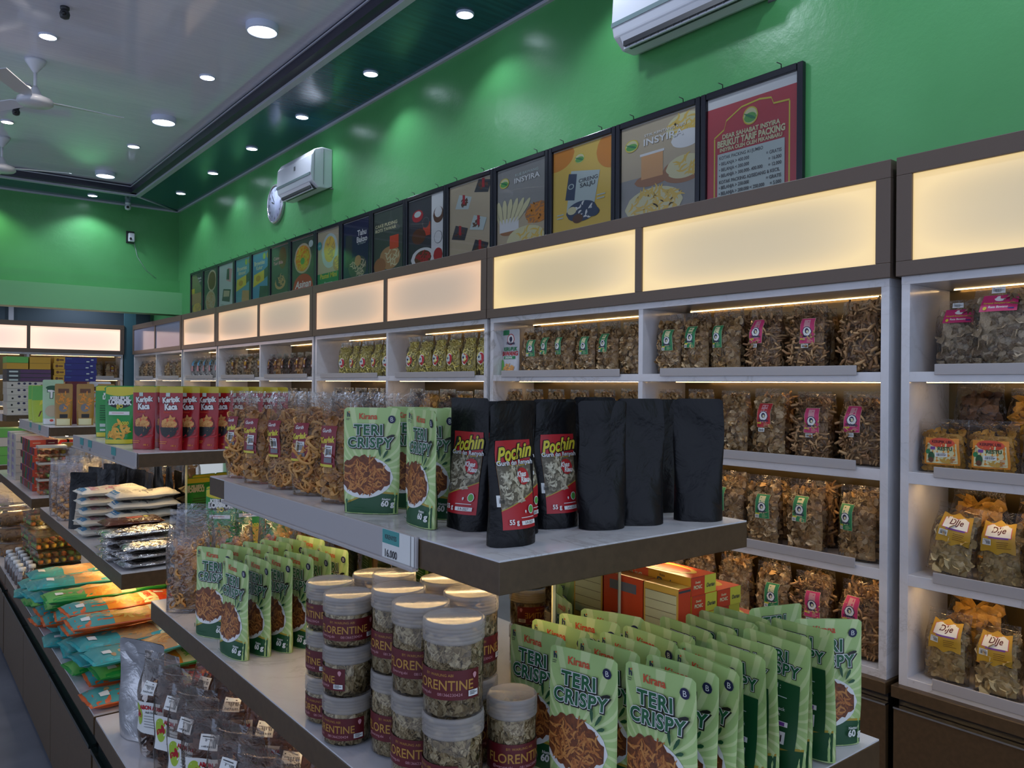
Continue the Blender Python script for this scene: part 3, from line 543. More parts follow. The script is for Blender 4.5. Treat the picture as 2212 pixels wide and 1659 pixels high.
# ------------------------------------------------------------------ gondolas in the middle of the shop
def gondola(k, u0, u1, l0, l1, b0, b1, label, rail, xl=.637, xu=.77):
    t = thing('display_gondola', label, 'display stand', (0, 0, 0), group='tiered display stands in the middle of the shop')
    b = MB(); b.box(.55, 1.56, b0 + .01, b1, 0, .08, BLACK); b.box(.51, 1.6, b0 + .004, b1 - .004, .08, .44, BLACK); b.build('plinth', t)
    b = MB(); b.box(.5, 1.61, b0, b1 - .003, .44, .494, BROWN); b.build('base_fascia', t, bevel=.001)
    MB().box(.502, 1.608, b0 + .002, b1 - .005, .494, .5, MARBLE).build('base_top', t)
    n = 3
    for i in range(n):
        y0 = b0 + (b1 - b0) * i / n; y1 = b0 + (b1 - b0) * (i + 1) / n
        d = MB().box(.495, .512, y0 + .003, y1 - .003, .085, .4, BROWN).build('door', t); MB().box(.488, .51, y0 + .003, y1 - .003, .4, .412, GRANITE).build('edge_pull', d)
    for i in range(2): MB().box(.53 + i * .52, 1.04 + i * .52, b0 - .006, b0 + .01, .085, .4, BROWN).build('door', t)
    def slab(nm, x0, x1, y0, y1, z): s = MB().box(x0, x1, y0, y1, z - .056, z - .003, BROWN).build(nm, t, bevel=.0015); MB().box(x0 + .001, x1 - .001, y0 + .001, y1 - .001, z - .003, z, MARBLE).build('marble_top', s); return s
    slab('lower_shelf', xl, 1.475, l0, l1, .84); u = slab('upper_shelf', xu, 1.425, u0, u1, 1.22)
    c = MB(); c0, c1 = u0 + .135, u1 - .135; c.box(1.012, 1.178, c0 + .006, c1 - .006, .5, 1.164, BROWN)
    for q in ([(1.011, c0, .5), (1.179, c0, .5), (1.179, c0, 1.163), (1.011, c0, 1.163)], [(1.006, c1, .5), (1.006, c0 + .005, .5), (1.006, c0 + .005, 1.163), (1.006, c1, 1.163)], [(1.184, c0 + .005, .5), (1.184, c1, .5), (1.184, c1, 1.163), (1.184, c0 + .005, 1.163)], [(1.179, c1, .5), (1.011, c1, .5), (1.011, c1, 1.163), (1.179, c1, 1.163)]): c.quad(q, MIRROR)
    c.build('mirrored_core', t)
    e = MB(); 
    for x, y in ((1.006, c0), (1.184, c0)): e.box(x - .003, x + .004, y, y + .004, .5, 1.163, K['cream'])
    e.build('mirror_edge', t)
    for x in (.90, 1.30): MB().box(x - .005, x + .005, u0 + .06, u1 - .06, 1.158, 1.163, LEDG).build('light_strip', t)
    for x in (.74, 1.33): MB().box(x - .005, x + .005, l0 + .06, l1 - .06, .777, .783, LEDG).build('light_strip', t)
    r = MB().box(xu - .008, xu - .001, rail[0], rail[1], 1.16, 1.222, WHITE); r.box(xu - .016, xu - .001, rail[0], rail[1], 1.158, 1.166, WHITE); r = r.build('price_rail', t, bevel=.002)
    return t, r
g1, rail1 = gondola(1, 1.006, 2.44, .745, 2.56, .42, 2.63, 'nearest tiered display stand with black pouches on its top shelf', (1.246, 2.288))
g2, rail2 = gondola(2, 3.36, 4.70, 2.98, 4.80, 2.65, 4.86, 'second display stand with red snack pouches on its top shelf', (3.37, 4.69), .645, .785)
g3, rail3 = gondola(3, 5.565, 6.90, 5.19, 6.99, 4.88, 7.09, 'third display stand with yellow and brown pouches on its top shelf', (5.575, 6.89), .655, .795)
g4, rail4 = gondola(4, 7.77, 9.1, 7.40, 9.2, 7.11, 9.3, 'farthest display stand piled with cartons at the left edge', (8.0, 9.0), .655, .795)
b = MB(); a = Art(b, lambda x, z, e: (.7615 - e, -x, z)); a.rect(-1.368, 1.163, -1.25, 1.221, K['white']); a.rect(-1.367, 1.194, -1.303, 1.2205, K['teal']); a.text('KRENYES', -1.335, 1.207, .012, K['char'], .02, .9); a.text('16.000', -1.335, 1.176, .02, K['char'], .02, .9)
a.rect(-1.262, 1.163, -1.2605, 1.221, K['grey']); b.build('price_tag', rail1)
for rl, ys, xx in ((rail2, (3.75, 4.25, 4.45), .7765), (rail3, (5.9, 6.3), .7865)):
    for y in ys: b = MB(); a = Art(b, lambda x, z, e: (xx - e, -x, z)); a.rect(-y - .045, 1.185, -y + .045, 1.219, K['teal']); a.text('16.000', -y, 1.174, .016, K['char']); b.build('price_tag', rl)

# ------------------------------------------------------------------ snack fillings
def flakes(mb, fn, W, z0, z1, n, kind, size, m, seed, lift=-.006, edge=.9):
    r = random.Random(seed)
    for i in range(n):
        side = -1 if r.random() < .72 else 1; x = r.uniform(-1, 1) * W / 2 * edge; z = r.uniform(z0, z1)
        p = fn(side, x, z, lift * r.uniform(.2, 2.8)); nrm = Vector((r.uniform(-1, 1) + x / W, side * .8, r.uniform(-1, 1))).normalized(); a = nrm.orthogonal().normalized(); a = (Matrix.Rotation(r.uniform(0, 2 * pi), 3, nrm) @ a); b = nrm.cross(a); s = size * r.uniform(.6, 1.25)
        if kind == 'leaf':
            cu = r.uniform(-.6, .6); c2 = r.uniform(-.5, .5); w_ = r.uniform(.45, .9); vv = []
            for j in range(3):
                for k in range(3):
                    u, v = j - 1, k - 1; q = 1 - .25 * abs(u) * abs(v) * r.uniform(.4, 2); vv.append(p + (a * u * q + b * v * q * w_) * s * .5 + nrm * s * (cu * (u * u - .5) * .5 + c2 * u * v * .4 + .2 * v * cu))
            mb.add(vv, [(0, 1, 4, 3), (1, 2, 5, 4), (3, 4, 7, 6), (4, 5, 8, 7)], m, True)
        elif kind == 'stick':
            pts = []; bx = r.uniform(-.5, .5)
            for j in range(5): u = j / 2 - 1; pts.append(p + a * u * s * .9 + b * s * bx * (u * u - .4) + nrm * s * .12 * sin(u * 5 + i))
            mb.tube(pts, [s * .1, s * .14, s * .12, s * .14, s * .09], m, 6)
        elif kind in ('ring', 'wheel'):
            vv = []; ff = []; N, M = (8, 4) if kind == 'ring' else (10, 4); rr = s * .36; tr = s * (.13 if kind == 'ring' else .09)
            for j in range(N):
                an = 2 * pi * j / N; rw = rr * (1 + (.12 * cos(an * 3) if kind == 'wheel' else 0)); d = a * cos(an) + b * sin(an)
                for k in range(M): t2 = 2 * pi * k / M; vv.append(p + d * (rw + tr * cos(t2)) + nrm * tr * sin(t2))
            for j in range(N):
                for k in range(M): j2, k2 = (j + 1) % N, (k + 1) % M; ff.append((j * M + k, j2 * M + k, j2 * M + k2, j * M + k2))
            mb.add(vv, ff, m, True)
            if kind == 'wheel':
                for k in range(3): an = k * pi / 3; d = a * cos(an) + b * sin(an); mb.tube([p - d * rr, p + d * rr], tr * .7, m, 4)
        elif kind == 'ball':
            vv = []; 
            for j, (h, q) in enumerate(((-1, .1), (-.5, .85), (.5, .85), (1, .1))):
                for k in range(6): an = k * pi / 3; vv.append(p + (a * cos(an) + b * sin(an)) * s * .45 * q + nrm * h * s * .4)
            mb.add(vv, [(j * 6 + k, j * 6 + (k + 1) % 6, j * 6 + 6 + (k + 1) % 6, j * 6 + 6 + k) for j in range(3) for k in range(6)] + [(0, 5, 4, 3, 2, 1), (18, 19, 20, 21, 22, 23)], m, True)

MESH = {}
def filmbag(key, W, H, D, fm, kind, size, n, label=None, seed=0, fill=.84, film=None, fk='pillow', amp=.0035):
    """meshes of one clear bag: [(part name, mesh)]"""
    if key in MESH: return MESH[key]
    fn = shape(W, H, D, fk, seed, amp, 0); out = []
    b = MB(); body(b, fn, W, H, film or FILM, 12, 16)
    e = [fn(-1, -W / 2 + W * i / 8, H * .93, .0015) for i in range(9)]; b.tube(e, .0012, film or FILM, 4)
    out.append(('film', b.mesh('film')))
    b = MB(); gc = shape(W - .042, H * fill - .02, D - .05, 'pillow' if fk != 'lie' else 'lie', seed + 2, .003, 0); g = shape(W - .016, H * fill, D - .012, 'pillow' if fk != 'lie' else 'lie', seed + 1, .004, 0)
    zb = lambda s_, x, z, e=0: g(s_, x, z, e) + Vector((0, 0, .005))
    body(b, lambda s_, x, z, e=0: gc(s_, x, z, e) + Vector((0, 0, .005)), W - .042, H * fill - .02, fm, 8, 10); flakes(b, zb, W - .02, .008, H * fill * .97, n, kind, size, fm, seed + 5, -.004); b.v = [(x, y, max(z, .003)) for x, y, z in b.v]; out.append(('filling', b.mesh('filling')))
    if label: b = MB(); a = side_art(b, fn, -1, W, H, step=.015); a.k = 3; label(a, W, H); out.append(('label', b.mesh('label')))
    MESH[key] = out; return out
def put(parts, name, label, cat, loc, rz, group, tilt=(0, 0), s=1):
    t = thing(name, label, cat, loc, (tilt[0], tilt[1], rz), group); t.scale = (s, s, s)
    for pn, me in parts: obj(pn, me, t)
    return t
def pouch(key, W, H, D, m, front=None, back=None, seed=0, kind='doy', top=None, amp=.0016, mback=None, extra=None, nx=14, nz=20):
    if key in MESH: return MESH[key]
    fn = shape(W, H, D, kind, seed, amp); b = MB(); body(b, fn, W, H, m, nx, nz, True, mback, top)
    if front: front(side_art(b, fn, -1, W, H), W, H)
    if back: back(side_art(b, fn, 1, W, H), W, H)
    out = [('', b.mesh(key.split('#')[0]))]
    for pn, f in (extra or []): c = MB(); a = side_art(c, fn, -1, W, H); a.k = 3; f(a, W, H); out.append((pn, c.mesh(pn)))
    MESH[key] = out; return out
def putp(parts, name, label, cat, loc, rz, group, tilt=(0, 0), s=1):
    o = obj(name, parts[0][1], None, loc, (tilt[0], tilt[1], rz)); o.scale = (s, s, s); tag(o, label, cat, group)
    for pn, me in parts[1:]: obj(pn, me, o)
    return o

# labels on the bags
def l_naleesa(c, cx, cz):
    def f(a, W, H):
        w_, h = .032, .052; a.rect(cx - w_, cz - h, cx + w_, cz + h, K['cream']); a.rect(cx - w_ + .001, cz - h + .001, cx + w_ - .001, cz + h - .001, K[c]); a.rect(cx - .014, cz - .03, cx + .014, cz + .045, K['cream'] if c == 'green' else K['lpink'])
        a.ell(cx, cz - .003, .021, .021, K['navy'], 10); a.ell(cx, cz - .003, .018, .018, K['white'], 10); a.ell(cx, cz, .0095, .011, K['navy'], 8); a.ell(cx + .002, cz - .003, .005, .006, K['cream'], 6)
        a.text('Naleesa', cx, cz - .021, .014, K['navy'], .03); a.rect(cx - .028, cz - .036, cx - .008, cz - .03, K['yellow']); a.lines(cx + .004, cx + .026, cz - .036, 3, .005, K['cream'], .0012)
        if c == 'green': a.barcode(cx - .02, cz - .043, .018, .014)
        else: a.barcode(cx - .006, cz - .062, .03, .016)
    return f
def l_ring(a, W, H): a.ell(0, H * .38, .034, .04, K['white']); a.ell(.004, H * .38, .03, .034, K['red']); a.ell(-.008, H * .4, .02, .022, K['pale']); a.text('RASA', 0, H * .36, .013, K['white'], .03); a.ell(-.012, H * .41, .008, .008, K['navy'])
def l_mott(a, W, H): z = H * .77; a.rect(-.055, z - .028, .055, z + .028, K['pink']); a.ell(0, z + .016, .018, .009, K['white']); a.text('Kerupuk Kemplang Lentika', 0, z, .0085, K['yellow'], .02); a.text('Rasa Bawang', 0, z - .014, .011, K['white'], .02); a.ell(-.038, z - .017, .006, .006, K['yellow']); a.rect(.03, z - .02, .046, z - .016, K['blue']); a.barcode(-.01, z + .045, .045, .02)
def l_restu(a, W, H):
    z = H * .4; a.rect(-.06, z - .05, .06, z + .05, K['amber']); a.rect(-.052, z - .044, .052, z + .03, K['cream']); a.ell(0, z + .033, .048, .018, K['orange']); a.text('KERIPIK UBI', 0, z + .036, .014, K['maroon'], .04); a.rect(-.04, z + .006, -.022, z + .017, K['purple']); a.text('RESTU', .012, z + .011, .018, K['dgreen'], .04)
    a.ell(-.048, z - .002, .009, .009, K['green']); a.ell(-.034, z - .02, .012, .018, K['dgreen']); a.ell(-.034, z - .032, .01, .01, K['brown']); a.barcode(0, z - .012, .04, .016); a.scatter(.01, z - .034, .028, .01, 16, .02, .002, K['dyel']); a.lines(.03, .05, z - .02, 4, .006, K['red'], .0015)
def l_dije(a, W, H):
    z = H * .66; h, w_ = .055, .056
    prof = lambda x: h * (1 - .12 * abs(sin(x / w_ * pi * 1.0)) ** 2 + .10 * max(0, 1 - abs(x) / .015))
    a.region(-w_, w_, lambda x: z - prof(x), lambda x: z + prof(x), K['dyel'], 16, 6); a.region(-.045, .045, lambda x: z + .002, lambda x: z + h * .78 - .004 * cos(x * 140), K['pink'], 12, 3); a.region(-.043, .043, lambda x: z + .004, lambda x: z + h * .75 - .004 * cos(x * 140), K['white'], 12, 3)
    a.text('DIJe', .0, z + .024, .028, K['maroon'], .02, 1, 0, .2); a.rect(-.03, z - .002, .036, z + .004, K['purple']); a.barcode(-.034, z - .017, .03, .022); a.lines(0, .045, z - .014, 4, .007, K['brown'], .0015)
def l_pink(a, W, H): z = H * .55; a.rect(-.03, z - .045, .03, z + .05, K['maroon']); a.ell(0, z + .01, .022, .025, K['dyel']); a.text('Kue', 0, z + .035, .018, K['white'], .03); a.barcode(0, z - .03, .03, .018)
def l_blue(a, W, H): a.rect(-.035, H * .55, .035, H * .8, K['sky']); a.rect(-.03, H * .3, .02, H * .55, K['lpink'])
LEAFG = [filmbag(f'leafg{i}', .176, .295, .10, F_LEAF, 'leaf', .034, 270, l_naleesa('green', (-.03, -.01, .02)[i], (.17, .175, .165)[i]), i * 3, .88) for i in range(3)]
LEAFN = filmbag('leafn', .176, .285, .10, F_LEAF, 'leaf', .036, 260, None, 21, .92)
LEAFR = filmbag('leafr', .17, .295, .10, F_LEAF, 'leaf', .036, 260, l_naleesa('red', -.01, .18), 31, .88)
STKP = [filmbag(f'stkp{i}', .178, .29, .10, F_STICK, 'stick', .036, 210, l_naleesa('pink', (-.02, .02)[i], (.18, .17)[i]), 41 + i) for i in range(2)]
STKN = filmbag('stkn', .18, .285, .10, F_STICK, 'stick', .042, 190, None, 51, .92)
RING = [filmbag(f'ring{i}', .16, .275, .09, F_RING, 'ring', .03, 210, l_ring, 61 + i) for i in range(2)]
MOTT = filmbag('mott', .18, .29, .09, F_MOTT, 'leaf', .045, 110, l_mott, 71)
DARKB = filmbag('darkb', .17, .25, .09, F_DARK, 'leaf', .04, 90, None, 73)
RESTU = filmbag('restu', .175, .20, .08, F_GOLD, 'leaf', .03, 120, l_restu, 81, .8)
GOLDB = filmbag('goldb', .2, .24, .09, F_GOLD, 'leaf', .05, 90, None, 85, .85)
DIJE = [filmbag(f'dije{i}', .165, .265, .085, F_PALE, 'leaf', (.05, .028)[i], (90, 180)[i], l_dije, 91 + i) for i in range(2)]
FARD = [filmbag(f'fard{i}', .165, .23, .08, (F_BEEF, F_DARK, F_ORNG)[i], 'leaf', .03, 50, l_pink, 101 + i) for i in range(3)]
FARB = [filmbag(f'farb{i}', .19, .24, .09, (F_LEAF, F_MOTT)[i], 'leaf', .035, 60, (l_pink, None)[i], 111 + i) for i in range(2)]
FARW = filmbag('farw', .2, .25, .09, F_WHT, 'leaf', .03, 70, l_blue, 121)
FARN = filmbag('farn', .19, .25, .09, F_LEAF, 'leaf', .035, 50, None, 123)
W_TILT = .085
def wallbag(parts, y, z, label, g, x=2.94, rz=-90, tilt=(0, 0), s=1, name='snack_bag'): return put(parts, name, label, 'snack bag', (x, y, z + .002 + W_TILT * abs(tilt[1])), R(rz + rnd.uniform(-5, 5)), g, tilt, s)
N4 = ['top', 'second', 'third', 'bottom']
DSC = {'L': 'green-labelled bag of cracker flakes', 'N': 'unlabelled bag of tan cracker flakes', 'R': 'red-labelled bag of cracker flakes', 'S': 'pink-labelled bag of cracker sticks', 'B': 'bulky unlabelled bag of cracker sticks'}
PR = {'L': LEAFG, 'N': [LEAFN], 'R': [LEAFR], 'S': STKP, 'B': [STKN]}
def row(spec, sh, where):
    cnt = {}
    for k, (c, y) in enumerate(spec):
        p = PR[c][k % len(PR[c])]; wallbag(p, y, SH[sh][0], f'{DSC[c]}, {N4[sh]} shelf, {ORD[k]} from {where}', f'{N4[sh]} shelf bags {where}', s=rnd.uniform(.95, .99) if sh or where != W2 else .92)
W1 = 'the black gap'; W2 = 'the middle divider'
row([('B', 1.565), ('S', 1.785), ('S', 1.985), ('L', 2.18), ('L', 2.35), ('L', 2.508)], 0, W1)
row([('S', 1.56), ('S', 1.765), ('R', 1.96), ('N', 2.14), ('N', 2.33), ('N', 2.51)], 1, W1)
row([('L', 1.57), ('L', 1.79), ('L', 1.99), ('L', 2.16), ('N', 2.34), ('N', 2.51)], 2, W1)
row([('S', 1.56), ('S', 1.76), ('L', 1.94), ('N', 2.13), ('N', 2.32), ('N', 2.50)], 3, W1)
for sh in range(4):
    for k in range(5): wallbag(STKN if (k + sh) % 3 == 0 else LEAFN, 1.61 + k * .205, SH[sh][0], f'unlabelled cracker bag in the rear row, {N4[sh]} shelf, {ORD[k]} from the black gap', f'{N4[sh]} shelf rear bags', 3.073, s=.94)
row([('N', 2.75), ('L', 2.915), ('L', 3.08), ('L', 3.245), ('L', 3.385), ('L', 3.53)], 0, W2)
row([('N', 2.76), ('N', 2.95), ('N', 3.14), ('N', 3.33), ('N', 3.52), ('N', 3.7)], 1, W2)
def f_bawang(a, W, H):
    a.rect(-W / 2, H * .88, -W * .1, H, K['green']); a.ell(0, H * .78, .034, .034, K['red']); a.ell(0, H * .78, .029, .029, K['white']); a.ell(0, H * .785, .014, .016, K['navy']); a.text('Naleesa', 0, H * .7, .024, K['navy'], .03); a.text('KERUPUK', 0, H * .57, .03, K['green'], .04); a.text('BAWANG', 0, H * .47, .034, K['red'], .04); a.rect(-.05, H * .35, .06, H * .41, K['green']); a.text('ORIGINAL', 0, H * .38, .015, K['white'], .03); a.ell(-.07, H * .12, .04, .06, K['lgrn']); a.scatter(.01, H * .12, .05, .03, 60, .03, .004, F_ORNG)
putp(pouch('bawang_pouch', .16, .27, .06, PWSN, f_bawang, seed=2), 'snack_pouch', 'white and green onion cracker pouch at the left end of the top shelf', 'pouch', (2.925, 3.722, 1.561), R(-90), None)
# near cabinet at the right edge
NR = 'near right wall cabinet'
wallbag(DARKB, 1.26, 1.559, f'dark brown chip bag at the left end of the top shelf, {NR}', None, 3.09, -90, s=.9)
for k, y in enumerate((.91, 1.07, 1.215)): wallbag(MOTT, y, 1.559, f'mottled chip bag with a pink header label, {["cut off by the right picture edge", "taller one in the middle", "leftmost of the pink labelled bags"][k]}', 'pink labelled chip bags', (2.95, 2.91, 2.95)[k], -84, s=1.0 if k == 1 else .86)
for k, y in enumerate((.93, 1.10, 1.255)): wallbag(RESTU, y, 1.205, f'small golden chip bag with an orange label, {["at the right picture edge", "in the middle in front", "leftmost on the second shelf"][k]}', 'orange labelled chip bags', 2.93, -86, s=.93)
wallbag(GOLDB, 1.01, 1.275, 'golden chip bag lying high on the second shelf at the right picture edge', 'golden bags behind', 3.07, -90, (0, 0), .95)
wallbag(DARKB, 1.2, 1.27, f'dark golden chip bag stacked behind the orange labelled bags, {NR}', 'golden bags behind', 3.08, -90)
for k, (y, tl) in enumerate(((.915, -.06), (1.08, 0), (1.235, .16))): wallbag(DIJE[k % 2], y, .841, f'chip bag with scalloped yellow label, third shelf, {["at the right edge", "upright in the middle", "leaning at the left"][k]}', 'yellow labelled chip bags on the third shelf', 2.92 + .03 * (k % 2), -86, (0, tl), .92)
wallbag(GOLDB, .98, .90, 'golden chip bag behind the yellow-labelled bags on the third shelf, right one', None, 3.08, -90); wallbag(GOLDB, 1.2, .90, 'golden chip bag behind the yellow-labelled bags on the third shelf, left one', None, 3.08, -90)
for k, (y, tl) in enumerate(((.915, .06), (1.08, 0), (1.245, .05))): wallbag(DIJE[(k + 1) % 2], y, .475, f'chip bag with scalloped yellow label, bottom shelf, {["at the right edge", "second from left, small crackers" , "leftmost, large chips"][k]}', 'yellow labelled chip bags on the bottom shelf', 2.93, -86, (0, tl), .92)
wallbag(GOLDB, 1.2, .535, f'brown chip bag behind the leftmost one on the bottom shelf, {NR}', None, 3.07, -90)
# far cabinets
for k in range(6): wallbag(RING[k % 2], 3.985 + k * .172, 1.559, f'bag of yellow noodle rings, {ORD[k]} to the left of the white onion pouch', 'bags of yellow rings')
for k in range(5): wallbag(RING[k % 2], 5.2 + k * .18, 1.559, f'bag of yellow noodle rings in the farther ring bay, {ORD[k]} from the right', 'bags of yellow rings, farther bay', 2.95, -90 + 8 * (-1) ** k)
wallbag(GOLDB, 5.55, 1.70, 'golden snack bag lying on top of the farther bay of yellow rings', None, 3.06, -90, (0, 0), .62)
for k in range(5): wallbag(GOLDB if k % 2 else DARKB, 4.02 + k * .2, 1.205, f'{"golden" if k % 2 else "dark"} snack bag under the near bay of rings, {ORD[k]} from the right', 'second shelf bags under the yellow rings', s=1.05)
for k in range(5): wallbag(DARKB, 5.25 + k * .2, 1.205, f'dark snack bag under the farther bay of rings, {ORD[k]} from the right', 'second shelf bags under the yellow rings', s=1.05)
for k in range(7): wallbag(FARD[k % 3], 6.46 + k * .165, 1.559, f'maroon-labelled bag on the top shelf left of the rings, {ORD[k]} from the right', 'maroon labelled bags', 2.93, -86, (0, .05), .93)
for k in range(6): wallbag(FARB[k % 2], 7.70 + k * .188, 1.559, f'brown snack bag on the top shelf beneath the pickled fruit poster, {ORD[k]} from the right', 'brown bags')
for k in range(5): wallbag(FARW, 8.99 + k * .215, 1.559, f'bag of white puffed crackers with a blue label, {ORD[k]} from the right', 'white cracker bags')
for k in range(9): wallbag(FARN if k % 2 else FARB[1], 10.28 + k * .255 + (.075 if k > 3 else 0), 1.559, f'brown snack bag in the unlit corner cabinet, {ORD[k]} from the right', 'bags in the unlit corner cabinet')
for k in range(5): wallbag(FARN, 6.5 + k * .22, 1.205, f'brown snack bag one shelf below the maroon-labelled bags, {ORD[k]} from the right', 'second shelf bags, far cabinet')
for k in range(5): put(FARB[k % 2], 'snack_bag', f'brown snack bag on the back wall cabinet, {ORD[k]} from the right', 'snack bag', (2.6 - k * .21, 12.72, 1.56), R(rnd.uniform(-8, 8)), 'bags on the back wall cabinet')
for k in range(5): put(FARB[(k + 1) % 2], 'snack_bag', f'brown snack bag on the second shelf of the back wall cabinet, {ORD[k]} from the right', 'snack bag', (2.6 - k * .21, 12.72, 1.206), R(rnd.uniform(-8, 8)), 'second shelf bags on the back wall cabinet')
# a far stretch of the back cabinet shows green packs

# ------------------------------------------------------------------ printed pouches
def f_teri(a, W, H):
    a.region(-W / 2, W / 2, lambda x: 0, lambda x: .028 + .022 * sm(-W / 2, W / 2, x) + .006 * cos(x * 40), K['gold']); a.region(-W / 2, W / 2, lambda x: 0, lambda x: .024 + .022 * sm(-W / 2, W / 2, x) + .006 * cos(x * 40), K['dgreen'])
    a.ell(-.012, .078, .064, .044, K['white'], 16); a.region(-W / 2, .046, lambda x: .042 + 7 * (x + .012) ** 2 + .003 * sin(x * 400), lambda x: .124 - 9 * (x + .018) ** 2 + .003 * sin(x * 300), F_FRY, 18, 8)
    a.scatter(-.014, .082, .048, .036, 110, .026, .0018, F_FRY, 3)
    a.text('Kirana', -.008, .209, .018, K['orange'], .02, .9); a.ell(.046, .203, .0085, .0085, K['navy'], 10); a.text('B', .046, .203, .013, K['white'], 0)
    a.text('h', -.053, .213, .015, K['navy'], .03); a.ell(-.051, .218, .0015, .0015, K['orange'], 6); a.lines(-.058, -.047, .2035, 2, .003, K['char'], .001)
    for st, cx, cz, sz in (('TERI', -.006, .180, .031), ('CRISPY', -.003, .1525, .0295)):
        a.text(st, cx + .0012, cz - .001, sz, K['black'], .115, .98); a.text(st, cx, cz, sz, K['white'], .075, .98); a.text(st, cx, cz, sz, K['mgreen'], .035, .98)
    a.leaf(.034, .164, .02, .006, .25, K['black'])
    for x, z, an in ((.024, .122, 1.75), (.029, .118, 1.05), (.033, .113, .35)): a.leaf(x, z, .022 if an > 1 else .015, .006, an, K['dgreen'])
    a.text('Netto:', .042, .033, .007, K['white'], .02); a.text('60 g', .045, .022, .016, K['white'], .04); a.leaf(-.05, .02, .012, .006, pi / 2, K['mgreen']); a.lines(-.04, -.01, .012, 1, .004, K['mgreen'], .001)
def f_teriback(a, W, H):
    a.region(-W / 2, W / 2, lambda x: 0, lambda x: .026 + .03 * sm(-W / 2, W / 2, x), K['gold']); a.region(-W / 2, W / 2, lambda x: 0, lambda x: .022 + .03 * sm(-W / 2, W / 2, x), K['dgreen'])
    for st, cx, cz, sz in (('TERI', -.004, .199, .027), ('CRISPY', 0, .178, .027)): a.text(st, cx, cz, sz, K['black'], .11, .98); a.text(st, cx, cz, sz, K['white'], .07, .98); a.text(st, cx, cz, sz, K['mgreen'], .03, .98)
    a.rect(-.05, .05, .05, .158, K['dgreen']); a.text('Komposisi :', -.01, .148, .011, K['white'], .02); a.lines(-.04, .03, .138, 3, .006, K['pale'], .0014); a.ell(-.03, .113, .003, .003, K['orange'], 6); a.text('@kirana_snack', .003, .113, .008, K['white']); a.ell(-.03, .105, .003, .003, K['sky'], 6); a.text('Kirana Snack', .0, .105, .008, K['white'])
    a.rect(-.035, .086, .035, .094, K['white']); a.text('100%', -.012, .09, .0105, K['purple'], .03); a.rect(.008, .087, .03, .093, K['purple']); a.barcode(.01, .068, .046, .02)
W_, H_ = .128, .228
TERIM = [pouch(f'anchovy_pouch#{i}', W_, H_, .036, TERI, f_teri, f_teriback, seed=i * 2 + 1) for i in range(3)]
def teri(x, y, rz, label, grp, z=.841, k=0, tl=(0, 0)): return putp(TERIM[k % 3], 'anchovy_pouch', label, 'pouch', (x, y, z + .07 * abs(sin(tl[1]))), R(rz), grp, tl)
GT = 'green anchovy snack pouches'
fr = [(.927, -84, 0), (.974, -80, 0), (1.018, -92, 0), (1.06, -92, 0), (1.108, 84, 0), (1.156, 86, 0), (1.207, 92, 0), (1.258, 82, 0), (1.31, 88, 0)]
for k, (x, rz, _) in enumerate(fr): teri(x, .80 + .01 * (k % 2), rz, f'green anchovy pouch in the front right row, {"front" if rz < 0 else "back"} side showing, {ORD[k]} from the left', GT, k=k, tl=(0, R((-2, 1, 2)[k % 3])))
teri(1.385, .80, -37, 'green anchovy pouch facing the camera at the right end of the lower shelf', GT)
br = [(.892, -75), (.949, -82), (1.0, -84), (1.05, -90), (1.098, 88), (1.147, 86), (1.197, 84), (1.247, 93), (1.29, 90)]
for k, (x, rz) in enumerate(br): teri(x, .94 - (.018 if x > 1.15 else 0), rz, f'green anchovy pouch in the second right row, {"front" if rz < 0 else "back"} showing, {ORD[k]} from the left', GT, k=k + 1)
teri(1.385, .91, -17 + 180, 'green anchovy pouch standing behind the rightmost one, back turned', GT)
for k, x in enumerate((.905, .958, 1.03, 1.09)): teri(x, 1.07, -82 + 5 * k, f'green anchovy pouch in the third row before the mirrored core, {ORD[k]} from the left', GT, k=k)
tl_ = [(.672, 1.93, -82), (.724, 1.925, -81), (.775, 1.92, -80), (.826, 1.915, -79), (.877, 1.925, -78), (.928, 1.935, -76)]
for k, (x, y, rz) in enumerate(tl_): teri(x, y, rz, f'green anchovy pouch on the left of the lower shelf, {ORD[k]} in the near row', 'green anchovy pouches on the left of the lower shelf', k=k)
for k, (x, y, rz) in enumerate([(.68, 2.11, -64), (.735, 2.105, -70), (.79, 2.10, -72), (.84, 2.10, -72), (.888, 2.11, -74), (.94, 2.10, -76)]): teri(x, y, rz, f'green anchovy pouch in the far row left of the jars, {ORD[k]} from the left', 'green anchovy pouches on the left of the lower shelf', k=k + 2)
for k, (x, y, rz) in enumerate([(.832, 1.545, -49), (.842, 1.355, -98), (.905, 1.42, -66), (.955, 1.425, -68), (1.0, 1.44, -72), (.935, 1.56, -60)]): teri(x, y, rz, f'green anchovy pouch on the top shelf beside the black pouches, {ORD[k]} from the left', 'green anchovy pouches on the top shelf', 1.221, k)

